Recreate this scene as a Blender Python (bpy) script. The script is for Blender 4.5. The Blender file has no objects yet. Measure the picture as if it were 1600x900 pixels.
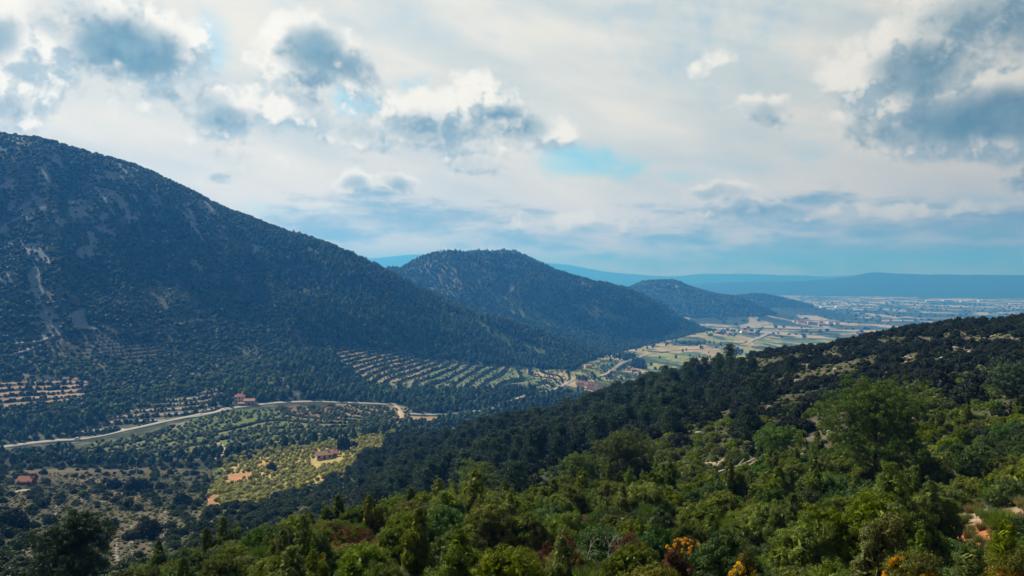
import bpy, math, numpy as np
from mathutils import Vector, Euler
R = math.radians
SC = bpy.context.scene
COL = SC.collection
rng = np.random.default_rng(7)

# ------------------------------------------------------------------ camera, sun, sky, exposure
FPX, HY = 1200.0, 425.0                       # focal length and horizon row of the 1600 x 900 photograph
PITCH = math.atan((450 - HY) / FPX)
cd = bpy.data.cameras.new('camera'); cam = bpy.data.objects.new('camera', cd); COL.objects.link(cam)
cd.sensor_width = 36; cd.lens = FPX / 1600 * 36; cd.clip_start = 0.3; cd.clip_end = 120000
cam.location = (0, 0, 0); cam.rotation_euler = (R(90) - PITCH, 0, 0)
SC.camera = cam
SUN_AZ, SUN_EL, SUN_STRENGTH = R(-52), R(41), 5.0      # azimuth from the view direction, negative is left
SKY_NISHITA = 0.12
FILL_BACK = 0.06                                       # cloud brightness on the side away from the sun
HAZE_DENSITY, HAZE_COLOR = 0.00022, (0.058, 0.33, 0.95)
SC.view_settings.view_transform = 'Standard'; SC.view_settings.look = 'None'
SC.view_settings.exposure = 0.6; SC.view_settings.gamma = 1.0; SC.view_settings.use_curve_mapping = False
sl = bpy.data.lights.new('sun', 'SUN'); sl.energy = SUN_STRENGTH; sl.angle = R(0.53); sl.color = (1.0, 0.94, 0.84)
sun = bpy.data.objects.new('sun', sl); COL.objects.link(sun)
SDIR = Vector((math.sin(SUN_AZ) * math.cos(SUN_EL), math.cos(SUN_AZ) * math.cos(SUN_EL), math.sin(SUN_EL)))
sun.rotation_euler = (-SDIR).to_track_quat('-Z', 'Y').to_euler(); sun.location = SDIR * 500
cy = SC.cycles
cy.max_bounces = 6; cy.diffuse_bounces = 2; cy.glossy_bounces = 2; cy.transmission_bounces = 3
cy.volume_bounces = 0; cy.transparent_max_bounces = 8; cy.sample_clamp_indirect = 4.0

def azel(px, py):
    f = np.array([0, math.cos(PITCH), -math.sin(PITCH)]); u = np.array([0, math.sin(PITCH), math.cos(PITCH)])
    d = f + np.array([1, 0, 0]) * (px - 800) / FPX + u * (450 - py) / FPX
    h = math.hypot(d[0], d[1])
    return math.atan2(d[0], d[1]), math.atan2(d[2], h), d[2] / h

class NT:                                     # small helper for shader graphs
    def __init__(s, tree): s.t = tree
    def n(s, typ, **kw):
        nd = s.t.nodes.new(typ)
        for k, v in kw.items(): setattr(nd, k, v)
        return nd
    def put(s, sock, v):
        if isinstance(v, bpy.types.NodeSocket): s.t.links.new(v, sock)
        elif v is not None: sock.default_value = v
    def m(s, op, a, b=None, c=None, clamp=False):
        nd = s.n('ShaderNodeMath', operation=op, use_clamp=clamp)
        for i, v in enumerate((a, b, c)): s.put(nd.inputs[i], v)
        return nd.outputs[0]
    def vm(s, op, a, b=None, c=None):
        nd = s.n('ShaderNodeVectorMath', operation=op)
        for i, v in enumerate((a, b, c)): s.put(nd.inputs[i], v)
        return nd.outputs[1] if op in ('LENGTH', 'DOT_PRODUCT') else nd.outputs[0]
    def ss(s, v, a, b, lo=0.0, hi=1.0):
        nd = s.n('ShaderNodeMapRange', interpolation_type='SMOOTHSTEP')
        s.put(nd.inputs[0], v); nd.inputs[1].default_value = a; nd.inputs[2].default_value = b
        nd.inputs[3].default_value = lo; nd.inputs[4].default_value = hi
        return nd.outputs[0]
    def mix(s, f, a, b, blend='MIX'):
        nd = s.n('ShaderNodeMix', data_type='RGBA', blend_type=blend)
        s.put(nd.inputs[0], f)
        for i, v in ((6, a), (7, b)):
            if isinstance(v, tuple) and len(v) == 3: v = v + (1,)
            s.put(nd.inputs[i], v)
        return nd.outputs[2]
    def noise(s, vec, scale, detail=4, rough=0.5, dist=0.0, col=False):
        nd = s.n('ShaderNodeTexNoise'); s.put(nd.inputs['Vector'], vec)
        nd.inputs['Scale'].default_value = scale; nd.inputs['Detail'].default_value = detail
        nd.inputs['Roughness'].default_value = rough; nd.inputs['Distortion'].default_value = dist
        return nd.outputs['Color'] if col else nd.outputs['Fac']

def build_world():
    w = bpy.data.worlds.new('World'); SC.world = w; w.use_nodes = True
    w.cycles.sampling_method = 'MANUAL'; w.cycles.sample_map_resolution = 256
    t = w.node_tree; t.nodes.clear(); g = NT(t)
    out = g.n('ShaderNodeOutputWorld'); bg = g.n('ShaderNodeBackground')
    t.links.new(bg.outputs[0], out.inputs[0])
    sky = g.n('ShaderNodeTexSky', sky_type='NISHITA'); sky.sun_disc = False
    sky.sun_elevation = SUN_EL; sky.sun_rotation = SUN_AZ; sky.altitude = 600; sky.dust_density = 1.0
    D = g.n('ShaderNodeTexCoord').outputs['Generated']
    D = g.vm('NORMALIZE', D)
    sp = g.n('ShaderNodeSeparateXYZ'); g.put(sp.inputs[0], D)
    X, Y, Z = sp.outputs
    az = g.m('ARCTAN2', X, Y); el = g.m('ARCSINE', Z)
    cb = g.n('ShaderNodeCombineXYZ'); g.put(cb.inputs[0], g.m('MULTIPLY', az, 12.0)); g.put(cb.inputs[1], g.m('MULTIPLY', el, 12.0))
    P = cb.outputs[0]                          # one unit is about 100 photo pixels
    def warp(P, scale, amp, detail, sy=1.0):
        c = g.noise(g.vm('MULTIPLY', P, (1, sy, 1)), scale, detail, 0.55, col=True)
        c = g.vm('SUBTRACT', c, (0.5, 0.5, 0.5))
        return g.vm('ADD', P, g.vm('MULTIPLY', c, (amp, amp, 0)))
    Pw = warp(P, 1.1, 0.55, 3)
    def blobs(lst, PP):
        acc = None
        for (px, py, rx, ry, wt) in lst:
            a, e, _ = azel(px, py)
            q = math.cos(math.atan((px - 800) / 1200))
            ix, iy = 100.0 / (rx * q * q), 100.0 / (ry * q)
            v = g.vm('MULTIPLY_ADD', PP, (ix, iy, 0), (-a * 12 * ix, -e * 12 * iy, 0))
            d = g.m('MULTIPLY_ADD', g.vm('DOT_PRODUCT', v, v), -wt, wt)
            acc = d if acc is None else g.m('SMOOTH_MAX', g.m('MAXIMUM', acc, -1.5), d, 0.3)
        return acc
    CU = [(205, 60, 165, 90, 1.1), (40, 80, 150, 100, .9), (478, 85, 95, 78, 1.1), (540, 118, 80, 52, .9), (400, 165, 140, 50, .9), (350, 190, 100, 45, .7),
          (250, 150, 170, 45, .6), (690, 178, 165, 60, 1.1), (745, 145, 80, 46, 1.0), (600, 205, 140, 36, .8), (845, 205, 85, 40, .9), (745, 252, 75, 28, .8),
          (350, 276, 46, 20, .8), (560, 290, 46, 26, .8), (626, 290, 46, 24, .8), (1390, 125, 135, 95, 1.2), (1500, 110, 120, 70, .9), (1530, 185, 220, 80, 1.3), (460, 250, 160, 14, .3),
          (1550, 20, 240, 85, .9), (1125, 105, 70, 26, .6), (1198, 168, 75, 32, .8), (1110, 305, 90, 22, .7), (1180, 335, 120, 30, .7), (900, 345, 160, 20, .5),
          (1592, 280, 50, 30, .9), (5, 175, 85, 42, .8), (1450, 320, 200, 16, .5)]
    CORE = [(195, 72, 100, 50, 1.25), (110, 30, 70, 36, .5), (490, 80, 52, 46, 1.0), (540, 105, 60, 26, .8), (485, 140, 34, 36, .7), (345, 178, 60, 22, .65), (300, 150, 60, 14, .4), (795, 192, 62, 34, .95), (655, 200, 66, 26, .55), (730, 200, 60, 20, .4),
            (565, 200, 46, 16, .35), (350, 278, 28, 11, .6), (560, 293, 24, 12, .6), (627, 293, 24, 12, .65), (1440, 108, 85, 42, .95), (1540, 182, 170, 44, 1.2), (1380, 205, 120, 24, .6),
            (1590, 30, 170, 55, .75), (1200, 172, 52, 16, .4), (1120, 307, 50, 10, .4), (1195, 336, 74, 16, .75), (1592, 280, 38, 20, .7), (-10, 52, 50, 34, .75), (0, 168, 42, 20, .6),
            (1110, 349, 40, 7, .5), (745, 258, 44, 12, .2)]
    def density(PP, core=True):
        W = warp(PP, 1.1, 0.60, 5)
        nA = g.noise(PP, 1.9, 10, 0.60); nB = g.noise(W, 5.0, 8, 0.62)
        vor = g.n('ShaderNodeTexVoronoi', feature='SMOOTH_F1'); g.put(vor.inputs['Vector'], warp(PP, 5.0, 0.13, 4)); vor.inputs['Scale'].default_value = 3.0
        vor.inputs['Smoothness'].default_value = 0.5; vor.inputs['Detail'].default_value = 2.0; vor.inputs['Roughness'].default_value = 0.5
        puff = g.m('SUBTRACT', 0.40, vor.outputs['Distance'])
        nz = g.m('ADD', g.m('MULTIPLY', g.m('SUBTRACT', nA, 0.44), 1.5), g.m('ADD', g.m('MULTIPLY', g.m('SUBTRACT', nB, 0.46), 0.9), g.m('MULTIPLY', puff, 0.62)))
        B = blobs(CU, W)
        return g.m('ADD', B, nz), W, nA, nB
    dens, Wd, fb, fb2 = density(P)
    dens2, _, _, _ = density(g.vm('ADD', P, (-0.16, 0.26, 0)))
    alpha = g.m('MULTIPLY', g.ss(dens, 0.0, 0.62), 0.97)
    relief = g.m('SUBTRACT', dens, dens2)                   # lit towards the sun, greyer on the far side
    Cc = blobs(CORE, Wd)
    core = g.ss(g.m('ADD', Cc, g.m('ADD', g.m('MULTIPLY', g.m('SUBTRACT', fb2, 0.5), 0.45), g.m('MULTIPLY', g.m('SUBTRACT', fb, 0.5), 0.9))), -0.55, 1.15)
    stv = g.vm('MULTIPLY', P, (0.50, 1.9, 1))
    st = g.noise(stv, 1.6, 10, 0.64)
    BAND = [(620, 345, 300, 36, 1.0), (900, 372, 330, 22, .9), (1250, 340, 300, 46, .85), (1480, 352, 230, 46, 1.1), (1330, 395, 380, 40, 1.15), (1100, 405, 300, 18, .7), (520, 305, 120, 14, .6)]
    bd = g.m('ADD', blobs(BAND, Pw), g.m('MULTIPLY', g.m('SUBTRACT', st, 0.5), 3.6))
    band = g.ss(bd, 0.0, 1.05)
    HOLE = [(905, 248, 95, 34, 1.3), (985, 262, 50, 20, .8), (560, 158, 60, 22, .9), (650, 122, 36, 14, .5), (335, 55, 42, 60, .6), (455, 180, 40, 20, .6), (1140, 40, 240, 100, .35), (1240, 240, 160, 40, .15), (590, 10, 300, 40, .1),
            (500, 325, 190, 14, .3), (1500, 305, 160, 12, .35), (1080, 275, 80, 12, .4)]
    hl = g.m('ADD', blobs(HOLE, Pw), g.m('MULTIPLY', g.m('SUBTRACT', fb, 0.5), 1.8))
    hole = g.ss(hl, -0.1, 1.35)
    rot = g.n('ShaderNodeVectorRotate', rotation_type='Z_AXIS'); g.put(rot.inputs['Vector'], P); rot.inputs['Angle'].default_value = R(14)
    streak = g.noise(g.vm('MULTIPLY', rot.outputs[0], (0.34, 1.3, 1)), 0.8, 6, 0.52)
    veil_c = g.mix(g.ss(streak, 0.33, 0.66), (0.62, 0.68, 0.67), (0.88, 0.84, 0.74))
    veil_c = g.mix(g.ss(el, 0.02, 0.14, 0.8, 0.0), veil_c, (0.92, 0.86, 0.84))
    clear = g.vm('MULTIPLY', sky.outputs[0], (SKY_NISHITA * 0.42, SKY_NISHITA * 1.08, SKY_NISHITA * 1.12))
    clear = g.mix(0.16, clear, (0.62, 0.80, 0.86))
    base = g.mix(g.m('MULTIPLY', hole, g.ss(streak, 0.68, 0.36, 0.35, 0.92)), veil_c, clear)
    bandc = g.mix(g.ss(st, 0.35, 0.7), (0.50, 0.58, 0.62), (0.20, 0.38, 0.49))
    base = g.mix(g.m('MULTIPLY', band, 0.85), base, bandc)
    lit = g.mix(g.ss(relief, -0.30, 0.30), (0.44, 0.54, 0.57), (0.99, 0.95, 0.86))
    corec = g.mix(g.ss(g.m('ADD', g.m('MULTIPLY', relief, 0.35), g.m('SUBTRACT', fb, 0.5)), -0.30, 0.35), (0.125, 0.25, 0.31), (0.24, 0.38, 0.43))
    cc = g.mix(g.m('MULTIPLY', core, 1.0), lit, corec)
    col = g.mix(alpha, base, cc)
    # brighter round the hidden sun, dimmer away from it
    dt = g.vm('DOT_PRODUCT', D, tuple(SDIR))
    k = g.ss(dt, -0.35, 0.85, FILL_BACK, 1.06)
    k2 = g.ss(dt, 0.05, 0.42, 0.80, 1.0)
    kk = g.m('MULTIPLY', g.m('ADD', g.m('MULTIPLY', k, 0.35), 0.65), k2)
    front = g.ss(Y, -0.1, 0.55)
    up = g.ss(Z, 0.34, 0.62)
    dim = g.m('MULTIPLY', g.m('SUBTRACT', 1.0, g.m('MULTIPLY', up, 0.70)), 1.0)
    kf = g.mix(front, k, kk)
    col = g.vm('MULTIPLY', col, g.vm('MULTIPLY', kf, dim))
    t.links.new(col, bg.inputs[0]); bg.inputs[1].default_value = 0.68
build_world()

# ------------------------------------------------------------------ numeric helpers
def pchip(x, y, xi):
    """monotone cubic interpolation, x,y 1-D"""
    x = np.asarray(x, float); y = np.asarray(y, float)
    h = np.diff(x); d = np.diff(y) / h
    m = np.zeros_like(y)
    w1 = 2 * h[1:] + h[:-1]; w2 = h[1:] + 2 * h[:-1]
    ok = d[:-1] * d[1:] > 0
    with np.errstate(divide='ignore', invalid='ignore'):
        mm = (w1 + w2) / (w1 / d[:-1] + w2 / d[1:])
    m[1:-1] = np.where(ok, mm, 0); m[0] = d[0]; m[-1] = d[-1]
    k = np.clip(np.searchsorted(x, xi) - 1, 0, len(x) - 2)
    t = (xi - x[k]) / h[k]; t = np.clip(t, 0, 1)
    return ((2*t**3 - 3*t**2 + 1) * y[k] + (t**3 - 2*t**2 + t) * h[k] * m[k] + (-2*t**3 + 3*t**2) * y[k+1] + (t**3 - t**2) * h[k] * m[k+1])

def _hash(ix, iy, seed):
    n = (ix.astype(np.int64) * 374761393 + iy.astype(np.int64) * 668265263 + seed * 974634777) & 0xffffffff
    n = ((n ^ (n >> 13)) * 1274126177) & 0xffffffff
    return ((n ^ (n >> 16)) & 0xffff) / 65535.0
def vnoise(x, y, seed=0):
    ix = np.floor(x); iy = np.floor(y); fx = x - ix; fy = y - iy
    fx = fx*fx*fx*(fx*(fx*6-15)+10); fy = fy*fy*fy*(fy*(fy*6-15)+10)
    a = _hash(ix, iy, seed); b = _hash(ix+1, iy, seed); c = _hash(ix, iy+1, seed); d = _hash(ix+1, iy+1, seed)
    return (a*(1-fx)+b*fx)*(1-fy)+(c*(1-fx)+d*fx)*fy
def fbm(x, y, octv=4, seed=0, gain=0.5):
    s = 0; a = 1; t = 0
    for o in range(octv):
        s = s + a * vnoise(x * 2**o + 17.3*o, y * 2**o - 9.1*o, seed + o); t += a; a *= gain
    return s / t * 2 - 1                      # about -1..1
def sstep(v, a, b):
    t = np.clip((v - a) / (b - a), 0, 1); return t*t*(3-2*t)

# ------------------------------------------------------------------ terrain: rings of known distance and height
Zs = 'z'
LAYERS = [
 [(-400,1.0,Zs,-1.7),(2000,1.0,Zs,-1.7)],
 [(-400,6,Zs,-4.0),(900,6,Zs,-4.0),(2000,6,Zs,-3.8)],
 [(-400,18,Zs,-9.9),(500,18,Zs,-9.7),(1000,18,Zs,-9.0),(1500,18,Zs,-8.4),(2000,18,Zs,-8.0)],
 [(-400,42,1010),(0,42,985),(250,42,925),(450,42,868),(640,45,822),(740,48,808),(900,51,802),(1100,57,782),(1300,66,762),(1500,72,735),(1600,72,715),(2000,72,660)],
 [(-400,110,905),(0,110,905),(150,110,902),(300,110,895),(450,110,885),(600,110,852),(750,100,808),(900,98,770),(1100,100,726),(1300,100,692),(1600,105,640),(2000,105,600)],
 [(-400,190,838),(0,190,838),(150,190,838),(300,190,835),(450,190,818),(600,190,785),(750,175,735),(900,170,700),(1100,170,650),(1300,170,610),(1600,180,562),(2000,180,520)],
 [(-400,300,772),(0,300,772),(300,300,772),(450,300,768),(520,310,752),(600,330,722),(680,340,698),(750,340,680),(900,330,650),(1000,320,621),(1100,300,590),(1180,290,562),(1300,265,546),(1450,270,515),(1600,280,498),(2000,300,440)],
 [(-400,385,742),(300,385,742),(450,385,722),(600,420,694),(680,430,Zs,-95),(750,450,Zs,-108),(900,500,Zs,-124),(1100,500,Zs,-136),(2000,500,Zs,-140)],
 [(-400,440,726),(0,440,726),(150,440,726),(300,445,718),(450,460,690),(600,480,674),(680,520,Zs,-108),(750,560,Zs,-120),(900,700,Zs,-140),(1100,800,Zs,-160),(2000,800,Zs,-165)],
 [(-400,540,712),(0,560,697),(100,570,690),(200,580,673),(300,600,652),(400,630,635),(520,680,628),(620,690,635),(700,700,646),(760,730,641),(850,860,612),(900,1000,600),(950,1090,590),(1000,1200,584),(1100,1200,Zs,-168),(2000,1300,Zs,-172)],
 [(-400,620,665),(0,640,640),(150,650,628),(300,670,612),(400,700,606),(450,720,600),(520,770,600),(600,800,606),(700,850,606),(800,930,603),(850,960,597),(900,1060,593),(950,1150,585),(1000,1300,574),(1060,1500,560),(1100,1500,Zs,-171),(2000,1600,Zs,-176)],
 [(-400,700,610),(0,720,592),(150,730,575),(300,770,570),(450,860,556),(530,950,545),(600,990,550),(700,1050,565),(800,1090,576),(860,1120,580),(900,1160,576),(960,1260,566),(1010,1450,560),(1060,1650,548),(1100,1750,541),(1150,1900,534),(1250,1900,Zs,-180),(2000,1900,Zs,-184)],
 [(-400,860,400),(0,880,415),(150,900,425),(300,950,445),(450,1010,475),(600,1100,492),(700,1170,520),(800,1200,548),(860,1220,562),(900,1240,564),(960,1320,561),(1010,1600,551),(1060,1750,543),(1100,1850,537),(1250,2050,Zs,-183),(2000,2050,Zs,-187)],
 [(-400,1150,120),(-100,1150,190),(0,1150,210),(60,1160,221),(150,1180,244),(200,1190,258),(250,1200,278),(350,1230,324),(450,1260,362),(560,1300,405),(640,1320,446),(700,1330,474),(760,1330,496),(850,1340,525),(940,1380,556),(1000,1650,546),(1060,1850,538),(1250,2200,Zs,-186),(2000,2200,Zs,-190)],
 [(-400,1700,Zs,-20),(560,1700,Zs,-90),(640,1700,Zs,-135),(760,1660,Zs,-140),(850,1640,Zs,-146),(940,1660,548),(1000,1850,536),(1060,2050,527),(1100,2150,523),(1250,2400,Zs,-192),(2000,2400,Zs,-195)],
 [(-400,2100,Zs,-20),(560,2100,440),(620,2100,430),(650,2100,417),(690,2110,402),(712,2120,397),(735,2130,396),(800,2160,405),(850,2190,421),(900,2210,442),(940,2230,447),(985,2260,462),(1040,2330,491),(1080,2430,508),(1110,2550,515),(1250,2700,Zs,-198),(2000,2700,Zs,-200)],
 [(-400,2900,Zs,-160),(1000,2900,Zs,-195),(1250,3000,Zs,-205),(2000,3000,Zs,-207)],
 [(-400,3400,Zs,-120),(940,3400,470),(985,3400,453),(1005,3400,445),(1030,3400,441),(1060,3400,446),(1100,3400,457),(1160,3400,473),(1200,3400,487),(1235,3400,498),(1290,3400,Zs,-213),(2000,3400,Zs,-214)],
 [(-400,3800,Zs,-190),(1250,3800,Zs,-218),(2000,3800,Zs,-218)],
 [(-400,4200,Zs,-200),(1130,4200,468),(1180,4200,464),(1230,4200,470),(1280,4200,481),(1325,4200,492),(2000,4200,Zs,-222)],
 [(-400,4700,Zs,-215),(2000,4700,Zs,-226)],
 [(-400,6500,Zs,-225),(2000,6500,Zs,-231)],
 [(-400,8200,Zs,-230),(1080,8200,Zs,-232),(2000,8200,Zs,-236)],
 [(-400,10500,450),(900,10500,452),(1040,10500,449),(1080,10500,446),(1150,10500,441),(1250,10500,439),(1320,10500,434),(1365,10500,426),(1400,10500,428),(1500,10500,429),(1600,10500,429),(2000,10500,430)],
 [(-400,12800,Zs,-230),(2000,12800,Zs,-230)],
 [(-400,16000,404),(560,16000,404),(620,16000,400),(660,16000,399),(720,16000,404),(860,16000,411),(910,16000,419),(960,16000,426),(1040,16000,432),(1110,16000,429),(1200,16000,429),(1260,16000,430),(1290,16000,434),(1340,16000,433),(1600,16000,434),(2000,16000,434)],
 [(-400,20000,Zs,-300),(2000,20000,Zs,-300)],
]
az_in = np.linspace(R(-41), R(41), 1080)
az_out = np.concatenate([np.linspace(R(41), R(180), 60)[1:], np.linspace(R(-180), R(-41), 60)[1:-1]])
AZ = np.sort(np.concatenate([az_in, az_out]))            # -180..180, unique
NA = len(AZ)
DR = np.concatenate([np.geomspace(1.0, 100, 95), np.linspace(100, 430, 190)[1:], np.linspace(430, 1420, 470)[1:],
                     np.geomspace(1420, 4700, 210)[1:], np.geomspace(4700, 20000, 110)[1:]])
NR = len(DR)
KPX = lambda px: math.atan((px - 800) / 1200.0)
Lz = np.zeros((len(LAYERS), NA)); Ld = np.zeros((len(LAYERS), NA))
azc = np.clip(AZ, KPX(-400), KPX(2000))
for i, L in enumerate(LAYERS):
    ks, ds, zs = [], [], []
    for e in L:
        px, d = e[0], e[1]
        z = e[3] if e[2] == 'z' else azel(px, e[2])[2] * d
        ks.append(KPX(px)); ds.append(d); zs.append(z)
    Ld[i] = pchip(ks, ds, azc); Lz[i] = pchip(ks, zs, azc)
for i in range(1, len(LAYERS)): Ld[i] = np.maximum(Ld[i], Ld[i-1] * 1.02)
ZG = np.zeros((NR, NA))
for j in range(NA): ZG[:, j] = pchip(Ld[:, j], Lz[:, j], DR)
A2, D2 = np.meshgrid(AZ, DR)
back = sstep(np.abs(A2), R(48), R(115))
zb = -1.7 + 300 * (1 - np.exp(-D2 / 700.0)) - 30 * sstep(D2, 0, 40) * 0
ZG = ZG * (1 - back) + zb * back
XG = D2 * np.sin(A2); YG = D2 * np.cos(A2)
UPX = 800 + 1200 * np.tan(np.clip(A2, R(-75), R(75)))    # photo column of every ground vertex
def vpy(z, d):                                            # photo row of a ground vertex in its own direction
    hx = np.tan(np.clip(A2, R(-75), R(75)))
    sl = z / d * np.sqrt(1 + hx * hx)
    return 450 - FPX * np.tan(np.arctan(sl) + PITCH)
def peri(pts, px, py):
    """even-odd test of arrays px,py against polygon"""
    inside = np.zeros(px.shape, bool)
    n = len(pts)
    for i in range(n):
        x1, y1 = pts[i]; x2, y2 = pts[(i + 1) % n]
        if y1 == y2: continue
        c = ((y1 > py) != (y2 > py)) & (px < (x2 - x1) * (py - y1) / (y2 - y1) + x1)
        inside ^= c
    return inside
VP0 = vpy(ZG, D2)
# relief
n_big = fbm(XG / 260, YG / 260, 4, 3); n_mid = fbm(XG / 70, YG / 70, 4, 11); n_sml = fbm(XG / 9, YG / 9, 3, 21); n_field = fbm(XG / 38, YG / 38, 3, 31)
hills = np.zeros_like(ZG)
dist_gate = sstep(D2, 640, 900)
hm = sstep(ZG - (-0.16 * D2 * 0 - 150), 0, 60)            # rises off the valley floor
mount = dist_gate * sstep(Lz[13][None, :] + 0 * ZG, -150, -60) * sstep(D2, Ld[11][None, :], Ld[12][None, :]) * (1 - sstep(D2, Ld[13][None, :], Ld[13][None, :] * 1.2) * 0.5)
far2 = sstep(D2, 1650, 1900) * (1 - sstep(D2, 4300, 4800)) * sstep(ZG, -185, -120)
ridge = 1 - np.abs(fbm((XG * 0.8 + YG * 0.6) / 150, (YG * 0.8 - XG * 0.6) / 420, 4, 51)) * 2
ZG = ZG + mount * (ridge * 30 - 13 + n_mid * 6.0) * (1 - 0.93 * np.exp(-((D2 - Ld[13][None, :]) / 100) ** 2))
ridge2 = 1 - np.abs(fbm((XG * 0.5 + YG * 0.85) / 230, (YG * 0.5 - XG * 0.85) / 560, 4, 61)) * 2
ZG = ZG + far2 * np.where(D2 > 2800, .45, 1) * (ridge2 * 64 - 26 + n_mid * 6) * (1 - 0.75 * np.exp(-((D2 - Ld[15][None, :]) / 90) ** 2))
farm = sstep(D2, 8200, 9500)
ZG = ZG + farm * (1 - .6 * np.exp(-((D2 - 10500) / 500) ** 2)) * fbm(XG / 900, YG / 900, 4, 71) * 45 + farm * fbm(XG / 300, YG / 300, 3, 73) * 8
near = sstep(D2, 30, 90) * (1 - sstep(D2, 380, 520))
ZG = ZG + near * (n_mid * 2.2 + n_sml * 0.35) * np.clip(D2 / 200, 0, 1) + (1 - near) * n_sml * 0.06 * np.clip(D2 / 12, 0, 1) * (D2 < 600)
# terraced land
def pmask(pts, dmin, dmax, VP, soft=None):
    q = 5.0
    wx = fbm(XG / 25, YG / 25, 3, 81) * q; wy = fbm(XG / 25, YG / 25, 3, 83) * q * 0.4
    m = peri(pts, UPX + wx, VP + wy) & (D2 > dmin) & (D2 < dmax)
    return m
TERR = {
 'tA': ([(516,546),(560,539),(620,550),(690,563),(800,573),(890,577),(900,596),(850,612),(800,611),(700,611),(610,611),(560,598),(530,570)], 740, 1230, 2.7),
 'tB': ([(-60,600),(60,592),(120,590),(148,600),(128,622),(60,636),(-60,640)], 600, 800, 2.2),
 'tC': ([(70,528),(150,522),(240,534),(245,560),(160,566),(80,560)], 700, 900, 2.6),
 'tD': ([(90,690),(150,660),(250,625),(330,605),(345,612),(330,640),(250,658),(150,682),(95,697)], 560, 720, 2.0),
 'tE': ([(930,560),(1010,540),(1200,512),(1290,510),(1290,560),(1100,585),(1020,600),(900,612),(890,580)], 1050, 2400, 1.6),
 'tF': ([(330,640),(560,632),(640,640),(640,665),(560,680),(430,700),(200,722),(60,720),(150,690),(250,672)], 440, 690, 2.3),
}
MASK = {}
TFR = np.zeros_like(ZG) - 1
for k, (pts, d0, d1, st) in TERR.items():
    m = pmask(pts, d0, d1, VP0); MASK[k] = m
    zz = ZG + n_field * .25 + n_big * 4.5
    q = zz / st; fl = np.floor(q); fr = q - fl
    fr2 = np.where(fr < 0.78, fr * 0.25, 0.195 + (fr - 0.78) / 0.22 * 0.805)
    ZG = np.where(m, (fl + fr2) * st - (zz - ZG), ZG)
    TFR = np.where(m, fr, TFR)
VP = vpy(ZG, D2)
SL = ZG / D2
RUN = np.maximum.accumulate(SL, axis=0)
VIS = SL >= RUN - 0.012                                    # roughly what can be seen, with a margin
def gi(x, y):
    d = np.hypot(x, y); a = np.arctan2(x, y)
    j = np.clip(np.searchsorted(AZ, a) - 1, 0, NA - 2); i = np.clip(np.searchsorted(DR, d) - 1, 0, NR - 2)
    return i, j, (d - DR[i]) / (DR[i+1] - DR[i]), (a - AZ[j]) / (AZ[j+1] - AZ[j])
def H(x, y):
    x = np.asarray(x, float); y = np.asarray(y, float)
    i, j, s, t = gi(x, y)
    return (ZG[i, j]*(1-t)+ZG[i, j+1]*t)*(1-s)+(ZG[i+1, j]*(1-t)+ZG[i+1, j+1]*t)*s
def samp(F, x, y):
    i, j, s, t = gi(np.asarray(x, float), np.asarray(y, float))
    return F[i + (s > .5), j + (t > .5)]
def hit(px, py, dmin=0):
    """where the sight line through a photo pixel first meets the ground"""
    a, e, s = azel(px, py)
    j = int(np.clip(np.searchsorted(AZ, a), 1, NA - 1)); t = (a - AZ[j-1]) / (AZ[j] - AZ[j-1])
    c = (ZG[:, j-1] * (1 - t) + ZG[:, j] * t) / DR
    ok = (c >= s) & (DR > dmin)
    i = int(np.argmax(ok)) if ok.any() else NR - 1
    if i > 0 and c[i] != c[i-1] and c[i-1] < s:
        f = (s - c[i-1]) / (c[i] - c[i-1]); d = DR[i-1] + f * (DR[i] - DR[i-1])
    else: d = DR[i]
    x, y = d * math.sin(a), d * math.cos(a)
    return x, y, float(H(x, y))
def at(px, d):
    a = KPX(px); x, y = d * math.sin(a), d * math.cos(a)
    return x, y, float(H(x, y))

# ------------------------------------------------------------------ ground colours (the land's own colours, plus sunlight painted on the hill spurs)
def C3(*c): return np.array(c, float)
base = np.zeros(ZG.shape + (3,))
t1 = (0.5 + 0.5 * np.clip(n_mid * 1.3 + n_sml * 0.8, -1, 1))[..., None]
base[:] = C3(.035, .045, .026) * (1 - t1) + C3(.088, .082, .050) * t1
forest = np.ones(ZG.shape)                                 # where woodland grows
dist_f = sstep(D2, 430, 600)[..., None]
t3 = sstep(n_mid * .8 + n_sml * .9 + n_big * .3, -.35, .45)[..., None]
base = base * (1 - dist_f) + (C3(.035, .048, .03) * (1 - t3) + C3(.135, .135, .095) * t3) * dist_f
def paint(m, col, amt=1.0):
    a = (m.astype(float) * amt)[..., None] if np.ndim(amt) == 0 else (m.astype(float) * amt)[..., None]
    base[:] = base * (1 - a) + col * a
patch = fbm(XG / 24, YG / 24, 4, 101); fine = fbm(XG / 5, YG / 5, 3, 103)
# pale limestone openings on the near slope
rk = (D2 > 60) & (D2 < 420) & (UPX > 620) & (patch + fine * 0.6 > 0.38)
paint(rk, C3(.125, .108, .082), 0.85); forest[rk] *= 0.25
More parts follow.
